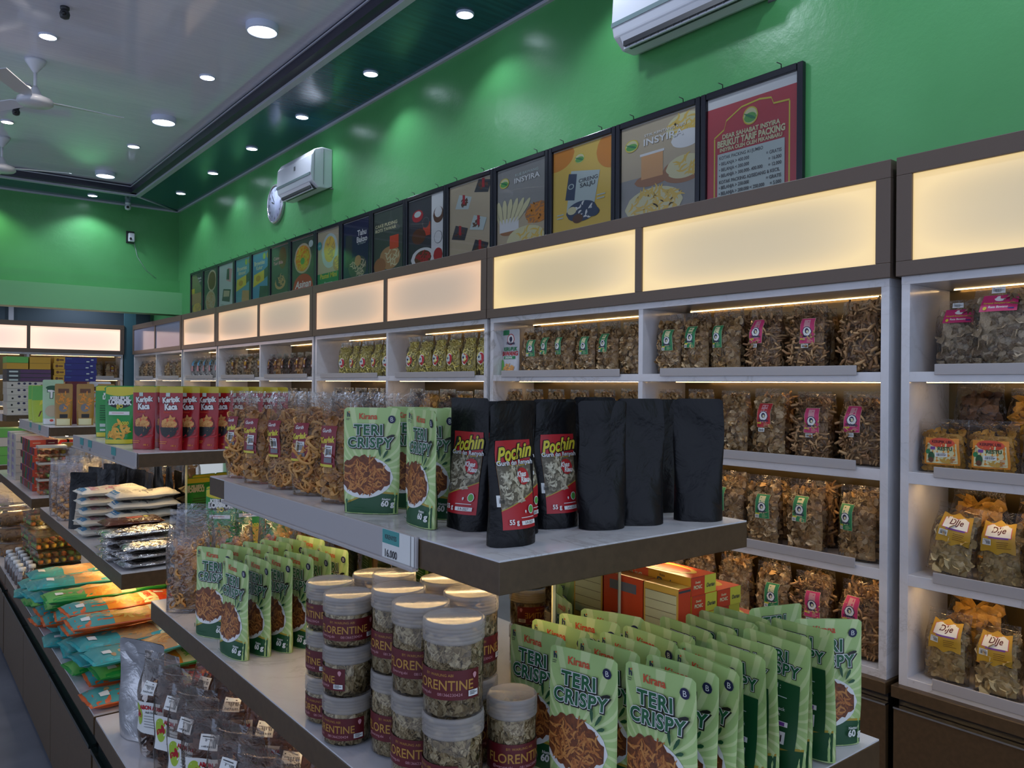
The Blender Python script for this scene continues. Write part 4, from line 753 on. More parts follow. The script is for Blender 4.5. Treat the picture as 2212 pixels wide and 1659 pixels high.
# black pouches with a red front label
def l_black(a, W, H):
    w_ = .04; z0, z1 = .03, .185; a.rect(-w_, z0, w_, z1, K['red']); a.region(-w_, w_, lambda x: .062 + .35 * (x + w_) , lambda x: .14 + 3 * (x - .012) ** 2, K['gold']); a.region(-w_, w_, lambda x: .064 + .35 * (x + w_), lambda x: .138 + 3 * (x - .012) ** 2, F_ANCH)
    a.scatter(0, .108, .036, .03, 90, .018, .0026, F_ANCH, 9); a.text('Pochin', .0, .163, .036, K['black'], .08, .82, .12, .35); a.text('Pochin', .0, .163, .036, K['yellow'], .03, .82, .12, .35); a.text('Gurih dan Renyah', .002, .144, .0115, K['navy'], .06); a.text('Gurih dan Renyah', .002, .144, .0115, K['white'], .02)
    a.ell(.018, .12, .016, .015, K['red'], 10); a.text('Khas', .014, .124, .013, K['white'], .04, 1, 0, .3); a.text('Riau', .021, .114, .013, K['white'], .04, 1, 0, .3); a.ell(.026, .062, .008, .008, K['white'], 8); a.ell(.026, .062, .0065, .0065, K['lgrn'], 8); a.leaf(.01, .056, .006, .004, pi / 2, K['white']); a.text('55 g', -.02, .042, .012, K['white'], .03); a.rect(-.004, .037, .034, .044, K['white']); a.text('3-9-2027', .015, .0405, .0065, K['black']); a.lines(-.004, .034, .049, 1, .004, K['white'], .0012)
def l_stk(a, W, H): a.rect(-.046, .07, -.03, .09, K['white']); a.barcode(-.038, .08, .012, .012)
BLK = [pouch(f'black_snack_pouch#{i}', .104, .25, .062, PBLACK, seed=i * 3 + 2, kind='doy', amp=.0034, extra=[('label', l_black), ('price_sticker', l_stk)]) for i in range(3)]
for k, (x, y, rz, d) in enumerate([(.872, 1.105, 4, 'with its red label facing the camera, nearest to the front corner'), (.94, 1.175, 8, 'with its red label half hidden, right behind the nearest one'), (.90, 1.275, -80, 'seen edge-on at the left end of the black group'), (1.052, 1.19, -4, 'with a red label, in the middle of the black group'),
      (1.115, 1.125, 162, 'blank side showing, right of the middle labelled one'), (1.213, 1.115, 158, 'blank side showing, second right of the middle labelled one'), (1.285, 1.175, 30, 'with only a sliver of its red label visible'), (1.375, 1.20, 160, 'blank side showing, behind the rightmost one'), (1.35, 1.075, 144, 'blank side showing, rightmost on the shelf'),
      (.985, 1.285, -30, 'behind the middle labelled one, on its left'), (1.12, 1.275, 170, 'in the back of the black group, left'), (1.25, 1.285, 160, 'in the back of the black group, right')]):
    putp(BLK[k % 3], 'black_snack_pouch', 'black pouch ' + d, 'pouch', (x, y, 1.221), R(rz), 'black pouches on the top shelf', s=1 + .015 * (k % 3 - 1))

# clear bags with wheel crackers on the top shelf
def l_kerlak(a, W, H): z = .135; a.rect(-.048, z - .05, .004, z + .045, K['labred']); a.text('Gurih', -.025, z + .034, .012, K['white'], .02, 1, 0, .3); a.text('Kerlak', -.025, z + .012, .019, K['yellow'], .05, .9, .1, .3); a.scatter(-.03, z - .014, .014, .014, 18, .014, .002, F_PALE); a.barcode(-.018, z - .014, .024, .026); a.rect(-.03, z - .04, -.004, z - .029, K['grey']); a.rect(-.048, z - .05, -.002, z - .044, K['yellow'])
WHL = [filmbag(f'wheel{i}', .108, .255, .075, F_ORNG, ('wheel', 'leaf', 'wheel')[i], (.044, .036, .04)[i], (110, 150, 120)[i], l_kerlak, 131 + i, .77, FILM) for i in range(3)]
for k, (x, y) in enumerate([(.838, 2.345), (.835, 2.185), (.845, 2.035), (.85, 1.885), (.85, 1.72)]): put(WHL[k % 3], 'cracker_bag', f'wheel cracker bag along the left edge of the top shelf, {ORD[k]} from far end', 'snack bag', (x, y, 1.222), R(-56 + 6 * (k % 2)), 'clear cracker bags on the top shelf')
for k, (x, y) in enumerate([(.98, 2.33), (.975, 2.17), (.98, 2.02), (.99, 1.87), (.99, 1.72), (1.12, 2.25), (1.12, 2.05), (1.12, 1.85)]): put(WHL[(k + 1) % 3], 'cracker_bag', f'clear cracker bag behind the edge row on the top shelf, {ORD[k]} by depth', 'snack bag', (x, y, 1.222), R(-60), 'clear cracker bags on the top shelf')
# tall clear bags at the far end of the lower shelf
STK2 = [filmbag(f'tall{i}', .12, .29, .08, (F_ORNG, F_NUT, F_CUBE)[i], ('ring', 'leaf', 'ball')[i], .024, 110, None, 141 + i, .68, FILMM) for i in range(3)]
for k, (x, y, p) in enumerate([(.695, 2.39, 0), (.82, 2.38, 1), (.95, 2.36, 2), (.745, 2.50, 0), (1.08, 2.42, 0), (1.21, 2.42, 1), (1.34, 2.42, 1)]): put(STK2[p], 'tied_snack_bag', f'loose-topped clear bag at the far end of the lower shelf, {ORD[k]} from left', 'snack bag', (x, y, .842), R(-35 + 13 * (k % 3)), 'loose-topped clear bags', (0, R((4, -3, 2)[k % 3])) if 0 else (0, 0))

# ------------------------------------------------------------------ jars
def jar_parts(key, r, h):
    if key in MESH: return MESH[key]
    lh = min(.032, h * .33); bh = h - lh + .004; out = []
    b = MB(); b.lathe([(r * .9, .0015), (r * .985, .004), (r * .99, bh * .96), (r * .93, bh)], JARP, 40, caps=False); b.lathe([(.0001, .002), (r * .9, .0015)], JARP, 40, caps=False); out.append(('jar_body', b.mesh('jar_body')))
    z0 = h - lh; prof = [(r * .97, z0 - .002)]
    for i in range(5): prof += [(r * 1.015, z0 + lh * .18 * i), (r * 1.03, z0 + lh * (.18 * i + .06)), (r * 1.015, z0 + lh * (.18 * i + .13))]
    prof += [(r * 1.01, h - .002), (r * .97, h), (r * .93, h - .0012), (.0001, h - .0012)]; b = MB(); b.lathe(prof, LIDP, 40, caps=False); out.append(('lid', b.mesh('lid')))
    def fn(side, x, z, e=0): an = (x / r) + (0 if side < 0 else pi); return Vector((sin(an) * (r * .9 + e), -cos(an) * (r * .9 + e), z))
    b = MB(); b.lathe([(r * .7, .004), (r * .7, bh * .9)], F_JAR, 16)
    rr = random.Random(len(key)); n = int(2600 * r * h / .0065)
    for q in range(3): flakes(b, fn, pi * r, .008, bh * .94, n // 8, 'leaf', .027, F_JAR, q + 3, -.002, 1.0)
    for q in range(4):      # stacked round biscuits seen against the glass
        aa = q * 1.6 + .3
        for z in range(int(bh / .0065) - 1): b.lathe([(.005, 0), (r * .3, .002), (r * .34, .006)], F_JAR, 9, (sin(aa) * r * .52 + rr.uniform(-.002, .002), -cos(aa) * r * .52 + rr.uniform(-.002, .002), .006 + z * .0065), True, False)
    b.v = [(x * min(1, r * .955 / max(1e-6, hypot(x, y))), y * min(1, r * .955 / max(1e-6, hypot(x, y))), max(.003, min(z, h - .005))) for x, y, z in b.v]; out.append(('biscuits', b.mesh('biscuits')))
    b = MB(); zc = h * .36; hh = h * .155 if h > .12 else h * .22; a = Art(b, lambda x, z, e: Vector((sin(x / r) * (r + e), -cos(x / r) * (r + e), z)), step=.005)
    a.rect(-.068, zc - hh, .068, zc + hh, K['maroon']); a.text('BY: WARUNG ABI', 0, zc + hh * .68, .006, K['gtext']); a.text('FLORENTINE', 0, zc, hh * .95, K['gtext'], .012, .9); a.text('@warung.abi', -.03, zc - hh * .62, .0065, K['lpink']); a.text('081366230424', .018, zc - hh * .62, .0065, K['lpink']); a.leaf(.058, zc + hh * .35, .01, .007, pi / 2, K['lpink']); a.rect(.047, zc - hh * .8, .064, zc - hh * .4, K['white']); a.lines(.049, .062, zc - hh * .5, 3, .002, K['char'], .001)
    out.append(('label', b.mesh('label'))); MESH[key] = out; return out
def jar(x, y, z, kind, rz, label, grp='biscuit jars on the lower shelf'): return put(jar_parts(*kind), 'biscuit_jar', label, 'jar', (x, y, z), R(rz), grp)
JB, JM, JS = ('jar_big', .0485, .146), ('jar_mid', .0415, .146), ('jar_small', .046, .090)
for nm_, (x, y), kd, n, rzs in (('front corner', (.714, 1.05), JB, 2, (-105, -62)), ('second', (.719, 1.157), JB, 2, (-58, -42)), ('third', (.737, 1.262), JB, 2, (-45, -60)), ('rear right', (.825, 1.16), JB, 2, (25, -30)), ('inner', (.842, 1.266), JB, 2, (-40, 10)), ('inner far', (.785, 1.362), JM, 2, (-30, -40)),
                        ('left small', (.698, 1.462), JS, 3, (-62, -108, -98)), ('middle small', (.684, 1.355), JS, 3, (-72, -118, -42)), ('far inner small', (.80, 1.465), JS, 3, (-40, -10, -70))):
    zz = .841
    for k in range(n): jar(x, y, zz, kd, rzs[k], f'biscuit jar {"at the bottom" if k == 0 else "on top" if k == n - 1 else "in the middle"} of the {nm_} jar stack'); zz += kd[2]
jar(.829, 1.045, .841, JM, -18, 'single biscuit jar with a maroon label standing right of the front corner stack')

# ------------------------------------------------------------------ dodol cartons
def carton(key, dx, dy, dz, mx, my, mt, ax=None, ay=None, at=None):
    """box with its corner at the origin; ax/ay/at draw on the -X, -Y and top faces (centre of the face = 0,0)"""
    if key in MESH: return MESH[key]
    b = MB(); g = .0008; p = lambda x, y, z: (x, y, z)
    b.add([(0, dy, 0), (0, 0, 0), (0, 0, dz), (0, dy, dz)], [(0, 1, 2, 3)], mx); b.add([(dx, 0, 0), (dx, dy, 0), (dx, dy, dz), (dx, 0, dz)], [(0, 1, 2, 3)], mx)
    b.add([(0, 0, 0), (dx, 0, 0), (dx, 0, dz), (0, 0, dz)], [(0, 1, 2, 3)], my); b.add([(dx, dy, 0), (0, dy, 0), (0, dy, dz), (dx, dy, dz)], [(0, 1, 2, 3)], my)
    b.add([(0, 0, dz), (dx, 0, dz), (dx, dy, dz), (0, dy, dz)], [(0, 1, 2, 3)], mt); b.add([(0, 0, 0), (0, dy, 0), (dx, dy, 0), (dx, 0, 0)], [(0, 1, 2, 3)], mt)
    b.box(dx * .02, dx * .98, -.0006, .0, dz * .97, dz * .985, K['char'])
    if ax: ax(Art(b, lambda x, z, e: (-e, dy / 2 - x, dz / 2 + z), step=9), dy, dz)
    if ay: ay(Art(b, lambda x, z, e: (dx / 2 + x, -e, dz / 2 + z), step=9), dx, dz)
    if at: at(Art(b, lambda x, z, e: (dx / 2 + x, dy / 2 + z, dz + e), step=9), dx, dy)
    MESH[key] = [('', b.mesh(key.split('#')[0]))]; return MESH[key]
def a_dl(a, L, h): a.rect(-L / 2, -h / 2, -.01, h / 2, K['oran']); a.text('Dodol', -L * .27, h * .28, h * .22, K['cream'], .02); a.text('PICNIC', -L * .27, -h * .05, h * .55, K['cream'], .02, .9); a.text('Rasa', L * .14, h * .3, h * .22, K['brown']); a.text('Durian', L * .2, -h * .05, h * .6, K['char'], .02, .95, 0, .2)
def a_de(a, L, h): a.rect(-L / 2, -h / 2, .003, h / 2, K['redor']); a.rect(.003, -h / 2, L / 2, h / 2, K['yelgr']); a.text('Dodol', -L * .24, h * .2, h * .17, K['cream'], .02); a.text('PICNIC', -L * .24, -h * .06, h * .28, K['cream'], .02, .8); a.text('Durian', L * .27, -h * .06, h * .32, K['char'], .02, .8, 0, .2)
def a_dt(a, w_, L): a.ell(0, 0, w_ * .4, L * .4, K['amberl']); a.ell(0, -L * .05, w_ * .3, L * .28, K['oran']); a.rect(-w_ / 2, L * .42, w_ / 2, L / 2, K['redor'])
for n_, h_ in dict(oran='d8512c', redor='b83a20', yelgr='b9b23a', oyel='d59a2c', oyel2='dcae4c', cart='b7b3a8', lilac='8d7fa0', wpur='4a2550').items(): K[n_] = P_(n_, h_, .3)
DOD = carton('dodol_carton', .076, .2, .0355, K['oyel'], K['redor'], K['oran'], a_dl, a_de, a_dt)
for c, (x, n) in enumerate(((1.232, 8), (1.311, 7), (1.39, 5))):
    for k in range(n): putp(DOD, 'dodol_carton', f'flat orange sweet carton, {ORD[n-1-k]} from the top of the {["left", "middle", "right"][c]} stack', 'carton', (x + rnd.uniform(-.001, .001), .992 + rnd.uniform(0, .006), .841 + k * .036), 0, 'orange sweet cartons')
def a_tall(rot):
    def f(a, L, h):
        a.rect(-L * .45, h * .12, L * .45, h * .45, K['cream'])
        for q in range(6): a.rect(-L * .45, h * (.12 + q * .066), L * .45, h * (.123 + q * .066), K['brown'])
        a.lines(-L * .4, L * .4, h * .02, 9, h * .045, K['brown'], .0016); a.ell(L * .1, h * .065, .006, .006, K['char'], 8); a.ell(L * .28, h * .065, .006, .006, K['char'], 8)
    return f
TALL = [carton(f'tall_carton#{i}', .036, .088, .27, (K['oyel2'], K['oran'])[i], K['redor'], K['oyel2'], a_tall(0) if i == 0 else (lambda a, L, h: (a.rect(-L * .3, h * .38, L * .3, h * .45, K['grey']), a.lines(-L * .4, L * .4, h * .2, 7, h * .05, K['maroon'], .0016), a.text('PICNIC', 0, -h * .1, L * .25, K['cream'], .02)))) for i in range(2)]
putp(TALL[0], 'tall_carton', 'yellow upright sweet carton with printed table, beside the flat carton stacks', 'carton', (1.193, .995, .842), 0, 'upright sweet cartons'); putp(TALL[1], 'tall_carton', 'orange upright sweet carton touching the mirrored core', 'carton', (1.1935, 1.086, .842), 0, 'upright sweet cartons')

# ------------------------------------------------------------------ lower right front: round tubs on the base
def tub_parts(key, r, h, fm, kind, lidm, wall=None, ns=40, wide=1.0):
    if key in MESH: return MESH[key]
    b = MB(); b.lathe([(.0001, .001), (r * .85, .001), (r * .98 * wide, h * .93)], wall or TUBP, ns, caps=False); c = MB(); c.lathe([(r * 1.0, h * .9), (r * 1.05, h * .91), (r * 1.05, h * .97), (r * .98, h), (r * .9, h * .985), (.0001, h * .985)], lidm, ns, caps=False)
    d = MB(); d.lathe([(.0001, .004), (r * .78, .004), (r * .86, h * .7), (.0001, h * .76)], fm, 14, caps=False)
    fn = lambda s_, x, z, e=0: Vector((sin(x / r + (pi if s_ > 0 else 0)) * (r * .84 + e), -cos(x / r + (pi if s_ > 0 else 0)) * (r * .84 + e), z))
    flakes(d, fn, pi * r, .01, h * .7, 60, kind, min(.03, r * .4), fm, 5, -.003, 1); d.v = [(x, y, max(.003, min(z, h * .88))) for x, y, z in d.v]
    MESH[key] = [('tub', b.mesh('tub')), ('lid', c.mesh('lid')), ('filling', d.mesh('filling'))]; return MESH[key]
LIDY = mat('yellowish_clear_lid', 'b8b45a', .15); bsdf(LIDY).inputs['Alpha'].default_value = .7
for k, (x, y) in enumerate(((1.05, .585), (1.4, .60))):
    for q in range(2 - k): put(tub_parts('front_tub', .085, .2, F_ORNG, 'leaf', LIDY, None, 8), 'snack_tub', f'clear snack tub with yellowish lid in front of the green pouches, {["left stack, lower", "left stack, upper"][q] if k == 0 else "right one"}', 'tub', (x, y, .501 + q * .202), R(22), 'clear tubs with yellowish lids')

# ------------------------------------------------------------------ base of the nearest stand: meat floss bags and foil pouch
def l_abon(a, W, H): z = H * .42; a.rect(-.055, z - .045, .055, z + .04, K['white']); a.ell(-.034, z + .004, .018, .03, K['lime']); a.scatter(-.034, z, .01, .02, 5, .02, .005, K['red'], 2); a.text('ABON AYAM', .014, z + .026, .0145, K['red'], .06, .85); a.text('Asli Original', .014, z + .012, .008, K['char'], .02); a.lines(-.01, .045, z + .002, 5, .007, K['grey'], .0013); a.barcode(.0, z + .075, .045, .03)
ABN = [filmbag(f'abon{i}', .15, .27, (.075, .07)[i], F_BEEF, 'leaf', .02, 110, l_abon, 151 + i, .74, GRAPH) for i in range(2)]
for k, (x, y, rz) in enumerate([(.59, 2.26, -66), (.60, 2.12, -56), (.715, 2.21, -66), (.59, 1.965, -58), (.72, 2.03, -48), (.60, 1.85, -40), (.735, 1.84, -52), (.60, 1.70, -58), (.72, 1.66, -46), (.61, 1.55, -50), (.73, 1.48, -60), (.62, 1.40, -52), (.63, 1.25, -48), (.64, 1.10, -50)]): put(ABN[k % 2], 'meat_floss_bag', f'glossy grey bag of brown meat floss on the stand base, {ORD[k]} from the silver pouch', 'snack bag', (x, y, .502), R(rz), 'meat floss bags on the stand base')
putp(pouch('foil_pouch', .17, .27, .05, PSILV, lambda a, W, H: a.rect(-W / 2, H * .86, W / 2, H * .865, K['grey']), seed=5, amp=.003), 'foil_pouch', 'plain silver foil pouch standing at the far end of the meat floss bags', 'pouch', (.575, 2.40, .502), R(-62), None)

# ------------------------------------------------------------------ lying packs
def lying(key, L, W, T, m, art=None, seed=0, amp=.002, film=None):
    """pack lying flat, its length along +X, centred, resting on z = 0"""
    if key in MESH: return MESH[key]
    f0 = shape(W, L, T, 'lie', seed, amp, 0); b = MB()
    fn = lambda s_, x, z, e=0: (lambda p: Vector((p.z - L / 2, -p.x * (-1), T / 2 - p.y if 1 else 0)))(f0(s_, x, z, e))
    body(b, fn, W, L, m, 10, 20)
    b.v = [(x, y, max(.0005, z + .001)) for x, y, z in b.v]
    if art:
        a = Art(b, lambda x, z, e: fn(-1, z, x + L / 2, e) + Vector((0, 0, .001)), 9, -W / 2 * .97, W / 2 * .97, step=.02); a.hw = L / 2 * .97; art(a, L, W)
    MESH[key] = [('', b.mesh(key.split('#')[0]))]; return MESH[key]
def a_chip(c1, c2, c3, seed):
    def f(a, L, W):
        r = random.Random(seed); a.region(-L / 2, -L * .2, lambda x: -W / 2, lambda x: W / 2, K[c1]); a.rect(-L * .2, -W / 2, L * .08, W / 2, K['tan' if seed % 2 else 'amber']); a.scatter(-L * .06, 0, L * .13, W * .45, 40, .04, .006, (F_GOLD, F_ORNG)[seed % 2], seed); a.scatter(-L * .3, 0, L * .1, W * .4, 6, .03, .008, K['tan'], seed + 1)
        a.region(L * .08, L * .2, lambda x: -W / 2, lambda x: W / 2, K['cream']); a.rect(L * .2, -W / 2, L / 2, W / 2, K[c2]); a.scatter(L * .35, 0, L * .1, W * .4, 14, .05, .006, K[c3], seed + 3); a.text('KERIPIK', L * .14, 0, .03, K[c2], .04, .9, -pi / 2); a.rect(-L * .42, -W * .3, -L * .36, -W * .12, K['white']); a.rect(L * .22, W * .05, L * .3, W * .25, K['white'])
    return f
CHIP = [lying(f'long_chip_pack#{i}', .44, .148, .04, (PTEAL, PORG, PTEAL, PGRN)[i], a_chip(('teal', 'teal', 'teal', 'lgrn')[i], ('brown', 'orange', 'dred', 'lgrn')[i], ('orange', 'amber', 'amber', 'dgreen')[i], i + 1), i * 3 + 1, .004) for i in range(4)]
k = 0
for lay_, (z, ys) in enumerate(((.502, [2.73, 2.90, 3.07, 3.24, 3.41, 3.58, 3.75, 3.92, 4.09, 4.26]), (.556, [2.80, 2.98, 3.15, 3.33, 3.50, 3.67, 3.84, 4.02, 4.2]), (.61, [2.79, 2.96, 3.14, 3.32, 3.52, 3.70, 3.90, 4.12]), (.664, [3.0, 3.2, 3.42, 3.66]))):
    for q, y in enumerate(ys):
        o = putp(CHIP[(1, 1, 3, 0, 2, 0)[(q + lay_ * 2) % 6]], 'long_chip_pack', f'long {("orange", "orange", "green", "brown", "maroon", "brown")[(q + lay_ * 2) % 6]}-ended teal chip pack, {ORD[q]} from the front, {["bottom", "second", "third", "top"][lay_]} layer', 'snack pack', (.715 + rnd.uniform(-.03, .03), y, z), R(rnd.uniform(-7, 7)), 'long chip packs lying on the second stand base'); k += 1
putp(CHIP[0], 'long_chip_pack', 'teal and brown chip pack lying alone beside the silver foil pouch', 'snack pack', (.90, 2.555, .502), R(3), 'long chip packs lying on the second stand base')
# white paper packs, rice sticks and clear packs on the second lower shelf
def a_paper(c):
    def f(a, L, W): a.rect(-L * .35, -W * .35, -L * .22, W * .3, K[c]); a.scatter(0, 0, L * .2, W * .3, 18, .04, .004, K[c], 4); a.text('KOPI LUWAK', .06, .0, .022, K[c], .02); a.rect(-L * .47, -W * .3, -L * .4, W * .3, K['sky'])
    return f
PAP = [lying(f'paper_pack#{i}', .26, .15, .034, PWHT, a_paper(('lpink', 'grey')[i]), 20 + i, .004) for i in range(2)]
for k in range(5): putp(PAP[0], 'white_paper_pack', f'white paper pack with pink print, {ORD[4-k]} from the top of the left stack', 'paper pack', (.775 + rnd.uniform(-.01, .01), 3.80, .843 + k * .042), R(rnd.uniform(-5, 9)), 'white paper packs, left stack')
for k in range(5): putp(PAP[1], 'white_paper_pack', f'white paper pack with grey print, {ORD[4-k]} from the top of the right stack', 'paper pack', (.862 + rnd.uniform(-.006, .006), 3.605, .843 + k * .042), R(rnd.uniform(-4, 6)), 'white paper packs, right stack')
RSTK = lying('brown_stick_pack', .22, .13, .026, foil('glossy_brown_stick_film', '5a2f1e', .2, .8), lambda a, L, W: (a.scatter(.02, 0, L * .4, W * .4, 50, .07, .0025, F_BEEF, 6), a.rect(-.02, -.02, .04, .02, K['orange']), a.rect(.045, -.015, .06, .015, K['yellow'])), 30, .0015)
for k in range(4): putp(RSTK, 'brown_stick_pack', f'clear pack of brown sticks on the second lower shelf, {ORD[3-k]} from the top', 'snack pack', (.775 + rnd.uniform(-.005, .005), 3.395, .842 + k * .032), R(rnd.uniform(-3, 3) + 2), 'brown stick packs')
CLP = lying('clear_pack', .27, .15, .022, m_film('glossy_clear_pack_film', (.9, .9, .93), .3, .1, 20, .9), None, 33, .002); CLC = lying('white_sheets', .2, .11, .014, PWHT, lambda a, L, W: (a.rect(-.03, -.02, .02, .02, K['dyel']), a.rect(-.06, -.015, -.035, .015, K['white'])), 34, .002)
for k, (x, y, z) in enumerate([(.79, 3.085, .842), (.785, 3.09, .87), (.80, 3.082, .898), (.765, 3.25, .842), (.76, 3.252, .87), (.765, 3.25, .898), (.76, 3.25, .926)]):
    t = thing('clear_flat_pack', f'clear glossy pack holding white sheets, {"front" if k < 3 else "rear"} pile, {["bottom", "middle", "top"][k] if k < 3 else ORD[k-3] + " from the bottom"}', 'snack pack', (x, y, z), (0, 0, R(rnd.uniform(-6, 6))), 'clear flat packs on the second lower shelf'); obj('wrapper', CLP[0][1], t); obj('white_sheets', CLC[0][1], t, (0, 0, .002))

# coffee pouches and nut bags on the second lower shelf
def l_kraft(a, W, H): a.rect(-.022, 0.02, .03, H * .72, K['kraft']); a.rect(-.02, H * .62, .005, H * .7, K['pale']); a.scatter(.012, H * .6, .006, .012, 4, .015, .003, K['red']); a.text('KOPI', .004, H * .45, .014, K['char'], .02); a.lines(-.015, .02, H * .36, 4, .012, K['char'], .0012)
COF = [pouch(f'coffee_pouch#{i}', .13, .25, .085, PBLACK, l_kraft if i == 0 else None, seed=40 + i, amp=.003) for i in range(2)]
for k, (x, y, rz) in enumerate([(.71, 4.02, -42), (.82, 4.09, -62), (.935, 4.21, -60), (.80, 4.24, -70), (.935, 4.03, -62), (.90, 4.36, -60), (.945, 3.84, -88)]): putp(COF[0 if k in (0, 3) else 1], 'coffee_pouch', f'black coffee pouch on the second lower shelf, {"with a long kraft label, foremost" if k == 0 else ORD[k] + " from the left"}', 'pouch', (x, y, .841), R(rz), 'black coffee pouches')
NUTB = filmbag('nutbag', .12, .27, .07, F_NUT, 'ball', .028, 70, None, 161, .6, FILMM)
for k, (x, y, z) in enumerate([(.70, 4.28, .841), (.70, 4.45, .841), (.82, 4.47, .841), (.93, 4.50, .841), (.72, 4.62, .841), (.86, 4.62, .841)]): put(NUTB, 'nut_bag', f'clear nut bag with pinched top behind the coffee pouches, {ORD[k]} from the front', 'snack bag', (x, y, z + .001), R(-30 + 20 * (k % 3)), 'clear nut bags')

# green pouches between the first and second stand
def f_lomb(a, W, H):
    a.region(-W / 2, W / 2, lambda x: H * .88, lambda x: H, K['yellow']); a.ell(0, H * .93, W * .6, H * .1, K['yellow']); a.ell(.0, H * .72, W * .42, H * .1, K['black']); a.text('KERUPUK', .0, H * .79, .022, K['white'], .06, .9); a.text('LOMBOK', .0, H * .72, .03, K['white'], .07, .8); a.text('IJO', .0, H * .64, .022, K['yellow'], .05); a.rect(-W * .35, H * .5, W * .35, H * .56, K['white']); a.lines(-W * .25, W * .2, H * .53, 1, .01, K['red'], .002); a.scatter(0, H * .25, W * .35, H * .14, 30, .04, .006, F_GOLD, 7); a.rect(-W / 2, 0, W / 2, H * .08, K['yellow']); a.text('1000', W * .2, H * .36, .02, K['yellow'], .04)
def b_lomb(a, W, H): a.rect(-W / 2, H * .9, W / 2, H, K['yellow']); a.text('KERUPUK', .01, H * .83, .02, K['white'], .06, .9); a.text('LOMBOK', .01, H * .77, .026, K['white'], .07, .8); a.lines(-W * .35, W * .3, H * .6, 7, H * .045, K['dgreen'], .004); a.rect(-W * .35, H * .2, W * .35, H * .26, K['pale']); a.rect(-W * .35, H * .12, W * .35, H * .16, K['pale']); a.rect(-W / 2, 0, W / 2, H * .09, K['yellow'])
LOM = [pouch(f'green_chili_pouch#{i}', .13, .26, .07, PGRN, f_lomb, b_lomb, seed=50 + i) for i in range(2)]
LOMS = [pouch(f'small_green_chili_pouch#{i}', .12, .235, .06, PGRN, f_lomb, b_lomb, seed=53 + i) for i in range(2)]
for k, (x, y, rz) in enumerate([(1.06, 3.22, -40), (1.17, 3.20, -15), (1.29, 3.17, -5), (1.41, 3.13, 5), (1.10, 3.33, -10), (1.24, 3.31, -15), (1.36, 3.27, -10)]): putp(LOMS[k % 2], 'green_chili_pouch', f'green chili pouch at the near end of the second lower shelf, {"front" if k < 4 else "back"} row, {ORD[k if k < 4 else k - 4]}', 'pouch', (x, y, .841), R(rz), 'green chili pouches on the second lower shelf')
# red pouches on the second top shelf
def f_red(a, W, H):
    a.text('Keripik', -.0, H * .78, .03, K['black'], .10, .85, .08); a.text('Keripik', -.0, H * .78, .03, K['white'], .05, .85, .08); a.text('Kaca', -.0, H * .68, .034, K['black'], .10, .85, .05); a.text('Kaca', -.0, H * .68, .034, K['white'], .05, .85, .05); a.text('Singkong', -.01, H * .59, .012, K['orange'], .02); a.rect(-.022, H * .84, -.004, H * .9, K['pale'])
    a.ell(0, H * .36, W * .42, H * .17, K['dred']); a.ell(0, H * .39, W * .32, H * .12, K['orange']); a.scatter(0, H * .4, W * .3, H * .11, 30, .025, .006, F_ORNG, 8); a.region(-W * .4, W * .4, lambda x: H * .36 - sqrt(max(0, 1 - (x / W / .4) ** 2)) * H * .16, lambda x: H * .36, K['black']); a.leaf(-.01, H * .2, .06, .012, .5, K['red']); a.leaf(.01, H * .19, .05, .01, .2, K['red']); a.lines(-W * .4, W * .1, H * .13, 2, .007, K['amber'], .002); a.text('100 g', W * .25, H * .07, .01, K['amber'], .02)
RED = [pouch(f'red_chip_pouch#{i}', .104, .262, .044, PRED, f_red, None, seed=60 + i, top=(.92, PYEL)) for i in range(2)]
k = 0
for q, (x, y) in enumerate([(.855, 3.57), (.93, 3.45), (.995, 3.445), (1.067, 3.42), (1.13, 3.43), (1.195, 3.43), (1.26, 3.43), (1.325, 3.43), (1.38, 3.45)]): putp(RED[q % 2], 'red_chip_pouch', f'red chip pouch with a yellow top edge, {ORD[q]} from the left in the front row', 'pouch', (x, y, 1.221), R(-50 + 2 * (q % 3)), 'red chip pouches')
for q, x in enumerate((.95, 1.03, 1.11, 1.19, 1.27, 1.35)): putp(RED[q % 2], 'red_chip_pouch', f'red chip pouch with a yellow top edge, {ORD[q]} from the left in the rear row', 'pouch', (x, 3.60, 1.221), R(-48), 'red chip pouches')
for q, (x, y, rz) in enumerate([(.905, 4.46, 168), (.84, 3.93, -36), (.95, 4.3, -20), (1.1, 4.38, -15), (1.24, 4.3, -5), (.95, 3.95, -30)]): putp(LOM[q % 2], 'green_chili_pouch', f'green chili pouch on the second top shelf, {["back turned, farthest left", "beside the leftmost red pouch", "behind the red pouches, left", "behind the red pouches, middle", "behind the red pouches, right", "half hidden behind the red pouches"][q]}', 'pouch', (x, y, 1.221), R(rz), 'green chili pouches on the second top shelf')
